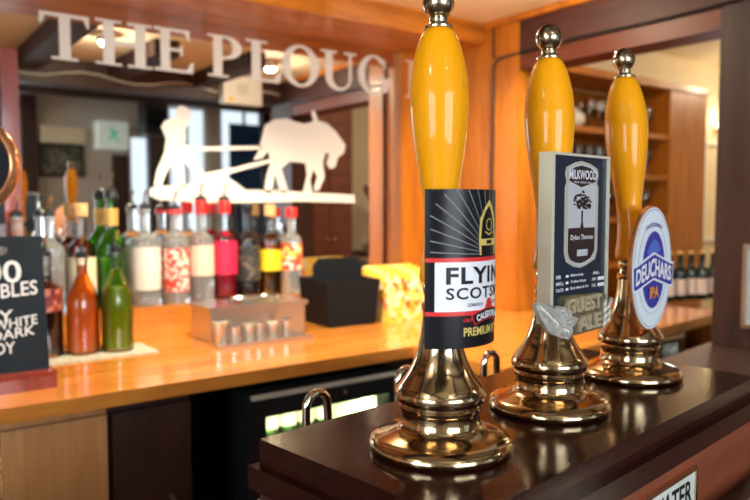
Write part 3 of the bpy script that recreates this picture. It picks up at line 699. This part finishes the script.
W2 = (r.x-q.x)/2
obj('cabinet', boxes((-W2, W2, -.2, 0, 0, r.z-q.z)), 'black', t, bevel=.01)
obj('woofer', lathe([(0, 0), (.03, .004), (.08, .02), (.085, .02), (.085, 0)], 24, close=False), 'black_matt', t, loc=(0, 0, .14), smooth=True).rotation_euler.x = -pi/2
obj('bracket', boxes((-.02, .02, -.40, -.2, .2, .24)), 'steel', t)
q, r = seen(222, 103, .90), seen(260, 80, .90)
t = thing('fuse_box', 'white box with a yellow warning sticker on the header beam', 'box', ((q.x+r.x)/2, .87, (q.z+r.z)/2))
W2, H2 = (r.x-q.x)/2, (r.z-q.z)/2
obj('case', boxes((-W2, W2, .0, .05, -H2, H2)), 'white', t, bevel=.004)
obj('sticker', boxes((-W2+.03, -W2+.055, .05, .051, -H2+.01, -H2+.035)), 'label_yellow', t)
obj('vent', boxes((-.03, .03, .05, .0515, -.02, .035)), 'grey_paint', t)
# hanging cable swag on header beam
o = obj('cable', tube([(.55+i*.08, .877, 1.93-.016*sin(i*1.1)) for i in range(18)], .004, 6), 'grey_paint', smooth=True)
tag(o, 'thin pale cable sagging along the header beam, seen in the mirror', 'cable')
q, r = seen(232, 190, -2.15), seen(262, 125, -2.15)
bm = bmesh.new(); n = 28; vs = []
for i in range(n+1):
    for z in (q.z-.5, r.z): vs.append(bm.verts.new((q.x+(r.x-q.x)*i/n, -2.2+.025*sin(i*1.4), z)))
for i in range(n): bm.faces.new((vs[2*i], vs[2*i+2], vs[2*i+3], vs[2*i+1]))
bmesh.ops.solidify(bm, geom=bm.faces[:], thickness=.006)
tag(obj('curtain', bm, 'blue_cloth', smooth=True), 'dark blue curtain hanging at the rear window behind the horse etching', 'curtain')
q, r = seen(303, 150, .1), seen(352, 150, .1)
t = thing('tall_cabinet', 'tall red brown cabinet in the side room, seen in the mirror', 'cabinet', ((q.x+r.x)/2, .1, 0))
W2 = (r.x-q.x)/2
obj('body', boxes((-W2, W2, -.45, 0, 0, 2.3)), 'brown_panel', t, bevel=.004)
for s in (-1, 1):
    d = obj('door', boxes((min(s*.004, s*(W2-.01)), max(s*.004, s*(W2-.01)), .001, .018, .08, 2.22)), 'brown_panel', t, bevel=.003)
    obj('handle', lathe([(0, 0), (.008, .004), (.012, .014), (0, .02)], 12), 'brass', d, loc=(s*.03, .018, 1.1), smooth=True).rotation_euler.x = -pi/2
slab('wall_side', (r.x+.02, 6.5, -.5, -.4, 0, 2.42), m='cream')
q = seen(378, 236, 0)
t = thing('coffee_grinder', 'coffee grinder with smoked bean hopper, seen in the mirror', 'grinder', (q.x, .0, q.z-.12))
obj('hopper', lathe([(.04, .33), (.045, .34), (.11, .46), (.11, .50), (0, .51)], 24), 'terracotta', t, smooth=True)
obj('body', boxes((-.08, .08, -.09, .09, 0, .06), (-.06, .06, -.06, .07, .06, .32)), 'steel', t, bevel=.01)
obj('dosing_chamber', lathe([(.05, .16), (.05, .27), (.035, .28)], 20), 'black', t, loc=(0, .10, 0), smooth=True)
t2 = thing('side_table', 'dark table carrying the coffee grinder', 'table', (q.x, 0, 0))
zt = q.z-.12
obj('tabletop', boxes((-.13, .45, -.25, .25, zt-.03, zt)), 'dark_wood', t2, bevel=.003)
for sx in (-.11, .40):
    for sy in (-.22, .22): obj('leg', boxes((sx-.02, sx+.02, sy-.02, sy+.02, 0, zt-.03)), 'dark_wood', t2)

# ------------------------------------------------------------------ bar counter and pump box
O = Vector((.332, .650, 0)); A = math.atan2(.135, .991)
def bar(x, y, z): return (O.x+x*cos(A)-y*sin(A), O.y+x*sin(A)+y*cos(A), z)
BZ = 1.10
t = thing('bar_counter', 'dark main bar counter carrying the pump box', 'counter', bar(0, 0, 0), A)
obj('top', boxes((-2.0, 2.4, -.60, .15, .925, .960)), 'dark_wood', t, bevel=.008, smooth=True)
obj('front', boxes((-2.0, 2.4, -.50, -.46, 0, .924)), 'brown_panel', t)
dt = obj('drip_tray', boxes((.05, 1.3, -.44, -.31, .9605, .972), (.05, 1.3, -.44, -.435, .972, .980), (.05, 1.3, -.315, -.31, .972, .980)), 'steel', None, bar(0, 0, 0), A, bevel=.001)
tag(dt, 'long shallow steel drip tray on the bar below the WATER plate', 'tray')
t = thing('pump_box', 'dark glossy mahogany box top on which the beer pumps stand', 'pump box', bar(0, 0, 0), A)
obj('box_top', boxes((0, .660, -.268, 0, 1.074, BZ)), 'worn', t, bevel=.009, seg=5, smooth=True)
obj('moulding', boxes((-.011, .671, -.279, .005, 1.050, 1.0738)), 'worn', t, bevel=.004, smooth=True)
obj('front_panel', boxes((.012, .648, -.268, -.256, .9605, 1.0498)), 'brown_panel', t)
obj('carcass', boxes((.0, .0119, -.268, 0, .9605, 1.0498), (.6481, .660, -.268, 0, .9605, 1.0498), (.012, .648, -.012, 0, .9605, 1.0498)), 'dark_wood', t)
t = thing('enamel_plate', 'white enamel plate reading WATER screwed on the pump box front', 'sign', bar(0, -.268, 0), A)
obj('plate_frame', boxes((.20, .444, -.005, 0, 1.024, 1.029), (.20, .444, -.005, 0, .972, .977), (.440, .444, -.005, 0, .977, 1.024), (.20, .204, -.005, 0, .977, 1.024)), 'brass', t)
obj('plate', boxes((.204, .440, -.003, 0, .977, 1.024)), 'enamel', t)
mapped('lettering', fit(text2d('WATER', .02), .318, .432, .988, 1.016), lambda x, y, z: Vector((x, -.0034, y)), 'black_ink', t)
for x in (.212, .4325): obj('screw', lathe([(.003, 0), (.0025, .0012), (0, .0016)], 12), 'castdark', t, loc=(x, -.003, 1.0205 if x < .3 else .983), smooth=True).rotation_euler.x = pi/2

# ------------------------------------------------------------------ hand pumps
base_prof = [(.0670, 0), (.0700, .0015), (.0715, .005), (.0712, .009), (.0690, .0125), (.0655, .0150), (.0600, .0172), (.0530, .0195), (.0470, .0220), (.0430, .0245), (.0405, .0270), (.0392, .0300), (.0385, .0400), (.0390, .0430), (.0408, .0442), (.0412, .0480), (.0396, .0500), (.0396, .0520), (.0435, .0540), (.0452, .060), (.0445, .065), (.040, .072), (.0335, .082), (.0275, .094), (.0235, .107), (.0205, .122), (.0185, .138), (.0178, .150)]
ferr = [(.0185, .150), (.0195, .152), (.0195, .157), (.0165, .159), (.0155, .164), (.0175, .167), (.0185, .171), (.0175, .175), (.0165, .1775)]
hand = [(.0165, .1775), (.0205, .180), (.0213, .185), (.0200, .193), (.0180, .205), (.0165, .222), (.0163, .238), (.0175, .257), (.0205, .280), (.0245, .305), (.0275, .330), (.0287, .350), (.0280, .370), (.0255, .388), (.0215, .404), (.0170, .415), (.0125, .4205)]
coll = [(.0125, .4200), (.0145, .4208), (.0148, .4225), (.0125, .4240), (.0095, .4250), (.0085, .427), (.0092, .430), (.0078, .4325)]
base_prof = [(a, b*.92) for a, b in base_prof]; ferr = [(a, b-.012) for a, b in ferr]
def pump(x, y, label, lean, dz, grow):
    t = thing('beer_pump', label, 'beer pump', bar(x, y, BZ), A, 'hand pulled beer pumps on the bar')
    def L(bm):          # the pull handle leans back a little on its pivot
        for v in bm.verts: v.co.z = .1655+(v.co.z-.012-.1655)*grow
        bmesh.ops.rotate(bm, verts=bm.verts, cent=(0, 0, .150), matrix=Matrix.Rotation(-lean, 3, 'X')); return bm
    obj('base', lathe([(0, 0)]+base_prof+[(0, .138)], 64, close=False), 'brass', t, smooth=True)
    obj('ferrule', lathe(ferr, 40), 'brass', t, smooth=True)
    obj('handle', L(lathe(smoothprof(hand, 4), 48)), 'amber', t, smooth=True)
    obj('collar', L(lathe(coll, 36)), 'nickel', t, smooth=True)
    k = [(.0001, .4345)]+[(.0155*sin(pi*i/16), .4455-.0155*cos(pi*i/16)) for i in range(2, 17)]
    obj('knob', L(lathe([(.0075, .4315)]+k[1:-1]+[(0, .4610)], 36)), 'nickel', t, smooth=True)
    return t
pump(.115, -.147, 'nearest brass beer pump with amber handle, carrying the FLYING SCOTSMAN clip', radians(1.1), 0, 1.012)
pump(.314, -.147, 'middle brass beer pump with amber handle, carrying the MILKWOOD clip', radians(1.5), 0, 1.01)
pump(.536, -.139, 'farthest brass beer pump with amber handle, carrying the blue oval badge', radians(3.5), 0, 1.045)

# --- clip 1: curved FLYING SCOTSMAN
t = thing('pump_clip', 'curved black pump clip reading FLYING SCOTSMAN on the nearest pump', 'pump clip', bar(.098, -.152, 0), A, 'pump clips on the beer pumps')
R1 = .058; TH = radians(57); Wc = (TH+radians(75))*R1
z0, z1 = 1.214, 1.356
def arc(off=0):
    def f(x, y, z):         # x in 0..Wc along the arc, y height above z0
        a = -TH+x/R1; r_ = R1+off+z
        return Vector((r_*sin(a), -r_*cos(a), z0+y))
    return f
HC = z1-z0
bm = bmesh.new(); n = 40
for side, r_ in ((0, R1), (1, R1-.003)):
    pass
rings = [[bm.verts.new((r_*sin(a), -r_*cos(a), zz)) for r_, zz in ((R1, z0), (R1, z1), (R1-.003, z1), (R1-.003, z0))] for a in [-TH+Wc/R1*i/n for i in range(n+1)]]
for a_, b_ in zip(rings, rings[1:]):
    for k in range(4): bm.faces.new((a_[k], a_[(k+1) % 4], b_[(k+1) % 4], b_[k]))
bm.faces.new(rings[0]); bm.faces.new(rings[-1][::-1])
obj('board', bm, 'black_ink', t, smooth=True)
obj('clamp', boxes((-.016, .030, -.050, -.018, 1.245, 1.262)), 'black', t, bevel=.003)
ay = lambda v: v*HC
def lay(name, me, off, m, maxlen=.004, par=None): return mapped(name, subdiv2d(me, maxlen), arc(off), m, par or t)
lay('red_band', join2d([fill2d([rect(.0005, Wc-.0005, ay(.545), ay(.572))]), fill2d([rect(.0005, Wc-.0005, ay(.208), ay(.235))])]), .0003, 'red_ink')
lay('white_panel', fill2d([rect(.009, Wc-.009, ay(.235), ay(.545))]), .0003, 'white_ink')
title = [fit(text2d('FLYING', .03, spacing=1.1), .019, Wc-.020, ay(.405), ay(.515)), fit(text2d('SCOTSMAN', .022, spacing=1.12), .019, Wc-.014, ay(.310), ay(.385)), fit(text2d('EDINBURGH'), .040, .058, ay(.262), ay(.285)), fit(text2d('SCOTLAND'), .072, .088, ay(.262), ay(.285))]
lay('title_lettering', join2d(title), .0006, 'black_ink')
cxm = Wc/2+.002
# rays
rays = []
for k in range(21):
    a = radians(3+k*8.7)
    ca, sa = cos(a), sin(a); L_ = min(.075, (.064/abs(ca) if abs(ca) > .02 else 9), ((HC*.41)/sa if sa > .02 else 9))
    p, q = .016, L_
    w1, w2 = .0003, .0005
    cx_, cy_ = cxm, ay(.585)
    rays.append(fill2d([[(cx_+ca*p-sa*w1, cy_+sa*p+ca*w1), (cx_+ca*p+sa*w1, cy_+sa*p-ca*w1), (cx_+ca*q+sa*w2, cy_+sa*q-ca*w2), (cx_+ca*q-sa*w2, cy_+sa*q+ca*w2)]]))
lay('sun_rays', join2d(rays), .0003, 'silver_ink')
# locomotive emblem: streamlined front
lo = [(-.0125, .002), (-.0135, .020), (-.0125, .040), (-.007, .052), (-.001, .060), (.004, .052), (.009, .040), (.0115, .020), (.011, .002)]
li = [(-.0105, .002), (-.0112, .020), (-.0100, .038), (-.006, .048), (-.001, .054), (.002, .048), (.0060, .038), (.0080, .020), (.0080, .002)]
sh = lambda pl: [(x*1.25+cxm, y*.86+ay(.572)) for x, y in pl]
emb = [fill2d([sh(lo), sh(li)]), fill2d([sh(rect(-.0125, .011, .012, .019)), sh(rect(-.0045, .0035, .0135, .0175))]),
       fill2d([sh(ell(-.001, .034, .0045, .0065, 20)), sh(ell(-.001, .034, .0036, .0055, 20))]), fill2d([sh([(-.007, .026), (-.001, .0225), (.005, .026), (.005, .0272), (-.001, .0240), (-.007, .0272)])])]
lay('locomotive_emblem', join2d(emb), .0007, 'gold_ink')
lay('emblem_ground', fill2d([sh(lo)]), .0004, 'black_ink')
arcb = lambda r0, r1, a0, a1, cx_, cy_, n_=18: [(cx_+r0*cos(radians(a0+(a1-a0)*i/n_)), cy_+r0*sin(radians(a0+(a1-a0)*i/n_))) for i in range(n_+1)]+[(cx_+r1*cos(radians(a1+(a0-a1)*i/n_)), cy_+r1*sin(radians(a1+(a0-a1)*i/n_))) for i in range(n_+1)]
bx, bz_ = cxm, ay(.185)-.060+.006
lay('red_banner', join2d([fill2d([arcb(.052, .0625, 66, 114, bx, bz_)]), fill2d([[(cxm-.009, ay(.22)), (cxm+.009, ay(.22)), (cxm+.003, ay(.305)), (cxm-.003, ay(.305))]])]), .0008, 'red_ink')
lay('banner_ground', fill2d([arcb(.0529, .0616, 67, 113, bx, bz_)]), .0011, 'black_ink')
def bend(me, r_, cx_, cy_):
    for v in me.vertices:
        a = pi/2-(v.co.x-cx_)/r_; rr = r_+v.co.y
        v.co.x, v.co.y = cx_+rr*cos(a), cy_+rr*sin(a)
    return me
lay('banner_lettering', bend(fit(text2d('CALEDONIAN', .03), cxm-.0195, cxm+.0195, -.0030, .0032), .0568, bx, bz_), .0014, 'white_ink')
lay('gold_lettering', fit(text2d('PREMIUM BITTER', .02), .036, Wc-.030, ay(.075), ay(.130)), .0004, 'gold_ink')
lay('red_lettering', fit(text2d('1869', .01), .036, .045, ay(.165), ay(.190)), .0004, 'red_ink')

# --- clip 2: framed MILKWOOD over GUEST ALE casting
t = thing('pump_clip', 'framed slate blue pump clip reading MILKWOOD above cast GUEST ALE', 'pump clip', bar(.314, -.147, 0), A, 'pump clips on the beer pumps')
YF = -.034; xa, xb = -.055, .074; za, zb = 1.190, 1.400
obj('frame', boxes((xa, xa+.006, YF, YF+.017, za+.02, zb), (xb-.003, xb, YF, YF+.012, za+.035, zb), (xa+.006, xb-.003, YF, YF+.012, zb-.003, zb)), 'champagne', t, bevel=.001)
obj('face', boxes((xa+.006, xb-.003, YF+.003, YF+.012, za+.02, zb-.003)), 'navy', t)
obj('clamp', tube([(-.030, -.012, 1.262), (-.018, -.012, 1.262), (.02, -.012, 1.262)], [.007, .0055, .0055], 14), 'black', t, smooth=True)
fx = xa+.006; FW = xb-.003-fx; fz0, FH = za+.02, zb-.003-za-.02
def pl(off): return lambda x, y, z: Vector((fx+x*FW, YF+.003-off, fz0+y*FH))
def lay2(name, mes, off, m, sq=True):
    me = join2d(mes)
    for v in me.vertices:
        if sq: v.co.y = .325+(v.co.y-.155)*.815
    return mapped(name, me, pl(off), m, t)
def shield(e=0):
    return [(.24-e, .27), (.28-e, .215-e*.4), (.38, .17-e*.3), (.5, .155-e*.3), (.62, .17-e*.3), (.76+e, .215-e*.4), (.80+e, .27), (.80+e, .76), (.77+e, .79), (.80+e, .85), (.78+e, .90), (.66, .925+e*.4), (.5, .94+e*.4), (.38, .925+e*.4), (.26-e, .90), (.24-e, .85), (.27-e, .79), (.24-e, .76)]
lay2('label_border', [fill2d([shield(.035)])], .0003, mat('label_border_cream', (.46, .44, .38), .5))
lay2('label_field', [fill2d([shield(-.015)])], .0006, 'palegrey')
lay2('lower_field', [fill2d([[(.27, .45), (.77, .45), (.77, .27), (.70, .215), (.6, .19), (.5, .18), (.4, .19), (.31, .215), (.27, .27)]])], .0009, 'darkprint')
lay2('title_banner', [fill2d([[(.28, .80), (.5, .755), (.77, .80), (.78, .865), (.66, .905), (.5, .92), (.38, .905), (.27, .865)]])], .0009, 'darkprint')
tree = [fill2d([[(.49, .45), (.555, .45), (.535, .50), (.535, .58), (.505, .58), (.51, .50)]])]
rnd = random.Random(4)
for k in range(70):
    a, r_ = rnd.uniform(0, 2*pi), rnd.uniform(0, 1)**.6
    tree.append(fill2d([ell(.53+.17*r_*cos(a), .655+.070*r_*sin(a)-.012*abs(cos(a)), rnd.uniform(.016, .03), rnd.uniform(.006, .012), 8)]))
lay2('tree_print', tree, .0010, 'darkprint')
lay2('title_lettering', [fit(text2d('MILKWOOD', .02), .27, .78, .815, .885)], .0013, 'white_ink')
lay2('script_lettering', [fit(text2d('Dylan Thomas', .01), .31, .73, .350, .398)], .0014, 'white_ink')
lay2('style_lettering', [fit(text2d('FINE WELSH ALE'), .36, .68, .785, .80)], .0014, 'white_ink')
lay2('crest', [fill2d([rect(.43, .63, .235, .285)])], .0014, 'palegrey')
rows = []
for k, (l1, l2) in enumerate((('SEE', 'Mahogany'), ('SMELL', 'Toffee Hops'), ('TASTE', 'Rich Malt & Fig'))):
    zc = .275-.040*k
    rows += [fit(text2d(l1, .02), .06, .20 if k else .15, zc-.010, zc+.010), fill2d([ell(.26, zc, .030, .009, 12)]), fit(text2d(l2, .02), .32, .56+.05*k, zc-.011, zc+.011)]
rows += [fit(text2d('Alc.', .02), .74, .88, .265, .285), fill2d([rect(.84, .97, .224, .246)]), fill2d([rect(.84, .97, .184, .206)]), fit(text2d('ABV', .02), .72, .81, .225, .245), fit(text2d('VOL', .02), .72, .81, .185, .205)]
lay2('tasting_notes', rows, .0014, 'white_ink', False)
# cast GUEST ALE plaque, hop leaves and barley
def pl3(x0, x1, zz0, zz1, yy): return lambda x, y, z: Vector((x0+x*(x1-x0), yy-z, zz0+y*(zz1-zz0)))
def onclip(px, py, yy):       # a photo point on this clip's own plane, in its local x, z
    d = ray(px, py); v_ = Vector((-sin(A), cos(A))); o_ = Vector(bar(.314, -.147, 0)[:2])
    k = (o_.dot(v_)+yy)/(d.x*v_.x+d.y*v_.y); p_ = Vector((d.x*k, d.y*k))-o_
    return (p_.dot(Vector((cos(A), sin(A)))), EYE+d.z*k)
YP = YF-.004
C7 = lambda pts, yy: [onclip(530+a_/7.14, 280+b_/7.14, yy) for a_, b_ in pts]
def plate(name, pts, yy, th, m): return mapped(name, fill2d([pts], th/2), lambda x, y, z: Vector((x, yy-z, y)), m, t)
plate('plaque', C7([(235, 135), (262, 112), (480, 88), (525, 96), (535, 200), (560, 240), (530, 300), (515, 335), (330, 388), (280, 395), (250, 250)], YP), YP+.003, .010, 'castdark')
def quadtext(s, p00, p10, p01, m, yy):
    me = fit(text2d(s, .035, .05), 0, 1, 0, 1)
    (x0_, z0_), (x1_, z1_), (x2_, z2_) = p00, p10, p01
    return mapped('cast_lettering', me, lambda x, y, z: Vector((x0_+x*(x1_-x0_)+y*(x2_-x0_), yy-z*.05, z0_+x*(z1_-z0_)+y*(z2_-z0_))), m, t)
YT = YP-.003
quadtext('GUEST', *C7([(255, 250), (500, 195), (255, 140)], YT), 'cast', YT)
quadtext('ALE', *C7([(335, 370), (500, 325), (335, 262)], YT), 'cast', YT)
YL = YF-.010
plate('hop_leaf', C7([(40, 190), (50, 168), (80, 165), (140, 190), (175, 208), (185, 190), (215, 186), (250, 195), (285, 225), (300, 258), (342, 272), (325, 310), (300, 335), (305, 375), (275, 425), (235, 415), (180, 395), (135, 370), (100, 320), (70, 260)], YL), YL+.002, .005, 'castgrey')
def leafbm(pts, yy, th):
    bm = bmesh.new()
    for (x, z, a, ang) in pts:
        mtx = Matrix.Translation((x, yy, z)) @ Matrix.Rotation(ang, 4, 'Y') @ Matrix.Diagonal((a, th, a*.36, 1))
        bmesh.ops.create_uvsphere(bm, u_segments=12, v_segments=8, radius=1, matrix=mtx)
    return bm
gr = []
for k in range(8):
    for s_, ang in ((-1, 75), (1, 15)):
        (x, z), = C7([(75+17*k+s_*12, 190+17*k-s_*13)], YL); gr.append((x, z, .0052, radians(ang)))
for (a_, b_, ang) in ((230, 225, 30), (250, 260, 60), (205, 300, 25), (180, 340, 40), (240, 330, 20), (290, 290, -20), (265, 380, 50), (215, 380, 30)):
    (x, z), = C7([(a_, b_)], YL); gr.append((x, z, .0068, radians(ang)))
obj('hop_relief', leafbm(gr, YL, .0042), 'castgrey', t, smooth=True)
gr = []
for (a_, b_, ang) in ((520, 160, -60), (545, 180, -50), (520, 205, -70), (548, 225, -50), (520, 250, -60), (540, 275, -50), (515, 300, -60), (560, 150, -50)):
    (x, z), = C7([(a_, b_)], YP); gr.append((x, z, .0058, radians(ang)))
obj('barley_relief', leafbm(gr, YP-.002, .0032), 'castgrey', t, smooth=True)

# --- clip 3: oval DEUCHARS IPA
t = thing('pump_clip', 'oval ice blue pump clip reading DEUCHARS IPA on the farthest pump', 'pump clip', bar(.540, -.139, 0), A, 'pump clips on the beer pumps')
cx3, cz3, a3, b3 = -.027, 1.257, .059, .083; Y3 = -.040
def outline(e=0):
    o = []
    for x, z in ell(0, 0, a3+e, b3+e, 72):
        o.append((x, z))
    return o
def pl4(off): return lambda x, y, z: Vector((cx3+x, Y3-off-z, cz3+y))
mapped('rim', fill2d([outline(.0012)], .0025), lambda x, y, z: Vector((cx3+x, Y3+.0030+z, cz3+y)), 'copper', t)
obj('clamp', boxes((-.012, .012, -.030, .012, 1.238, 1.252)), 'brass', t, bevel=.003)
mapped('face', fill2d([outline(-.001)], .0006), pl4(.0006), 'iceblue', t)
mapped('fine_lines', join2d([fill2d([outline(-.0035), outline(-.0042)]), fill2d([ell(0, 0, a3*.74, b3*.74, 60), ell(0, 0, a3*.725, b3*.735, 60)])]), pl4(.0014), 'royal', t)
mapped('inner_oval', fill2d([ell(.002, -.002, .034, .052, 48)]), pl4(.0016), 'royal', t)
mapped('thistle_print', fill2d([[(-.020, .022), (-.010, .032), (0, .040), (.012, .036), (.022, .024), (.010, .019), (-.008, .018)]]), pl4(.0019), 'lightblue', t)
ban = lambda e: [(-.057-e, -.0255-e), (-.050, -.0255-e), (0, -.0125-e), (.050, -.0255-e), (.057+e, -.0255-e), (.059+e, .003+e), (.050, .004+e), (0, .019+e), (-.050, .004+e), (-.059-e, .003+e)]
mapped('banner_edge', fill2d([ban(.0028)], .0006), pl4(.0022), 'iceblue', t)
mapped('banner', fill2d([ban(0)]), pl4(.0032), 'royal', t)
me = fit(text2d('DEUCHARS', .035), -.053, .053, 0, .0215)
for v in me.vertices:
    k = 1-abs(v.co.x)/.052; v.co.y = v.co.y*(1.0+.15*k)-.0205+.0105*k
mapped('brand_lettering', me, pl4(.0036), 'white_ink', t)
mapped('grade_lettering', fit(text2d('IPA', .03), -.012, .015, -.040, -.0245), pl4(.0036), 'orange_ink', t)
mapped('arc_lettering', bend(fit(text2d('CALEDONIAN', .01), -.024, .024, 0, .0052), .062, .002, -.006), pl4(.0018), 'royal', t)

# ------------------------------------------------------------------ swan neck spouts behind the box
def camw(r_, f_): return (rX[0]*r_+hX[0]*f_, rX[1]*r_+hX[1]*f_)
sw = None
for i, (r_, f_, top) in enumerate(((-.0705, .846, 1.120), (.043, .972, 1.118), (.178, 1.08, 1.118))):
    x, y = camw(r_, f_)
    lb = ('curved chrome swan neck pipe behind the box, left of the nearest pump', 'curved chrome swan neck pipe partly hidden by the nearest pump', 'curved chrome swan neck pipe between nearest and middle pump')[i]
    if sw is None:
        sw = thing('swan_neck', lb, 'pipe', (x, y, .960), A, 'swan neck pipes behind the pump box')
        h = top-.960; rr = .0165
        pts = [(-rr, 0, 0), (-rr, 0, h-rr-.005)]+[(-rr*cos(pi*k/12), 0, h-rr-.005+rr*sin(pi*k/12)) for k in range(1, 12)]+[(rr, 0, h-rr-.005), (rr+.002, 0, h-.06), (rr+.002, 0, h-.09)]
        obj('pipe', tube(pts, .0052, 14), 'chrome', sw, smooth=True)
        obj('flange', lathe([(.016, 0), (.016, .004), (.008, .008)], 20), 'chrome', sw, loc=(-rr, 0, 0.0002), smooth=True)
        obj('nozzle', lathe([(.0062, -.012), (.0072, -.010), (.0072, .006), (.0055, .010)], 16), 'black', sw, loc=(rr+.002, 0, h-.085), smooth=True)
    else: dup(sw, (x, y, .960), lb)

# round illuminated font badge at far left
q = ray(-25, 165); f_ = .55/(q.x*hX[0]+q.y*hX[1]); p = Vector((q.x*f_, q.y*f_, EYE+q.z*f_))
t = thing('beer_font', 'copper rimmed round black font badge at the left edge', 'beer font', (p.x, p.y, .9605), HEAD-pi/2+radians(4))
hz = p.z-.9605
obj('column', lathe([(.034, 0), (.034, .004), (.016, .012), (.011, .03), (.011, hz-.034)], 24), 'copper', t, smooth=True)
bd = obj('badge', lathe([(0, 0), (.031, 0), (.031, .008), (0, .008)], 48), 'black_matt', t, loc=(0, -.002, hz), smooth=True); bd.rotation_euler.x = pi/2
bm = bmesh.new(); n = 56
tor = [[bm.verts.new(((.0335+.0034*cos(2*pi*j/12))*cos(2*pi*i/n), .008*sin(2*pi*j/12), (.0335+.0034*cos(2*pi*j/12))*sin(2*pi*i/n))) for j in range(12)] for i in range(n)]
for i in range(n):
    for j in range(12): bm.faces.new((tor[i][j], tor[(i+1) % n][j], tor[(i+1) % n][(j+1) % 12], tor[i][(j+1) % 12]))
obj('rim', bm, 'copper', t, loc=(0, -.008, hz), smooth=True)
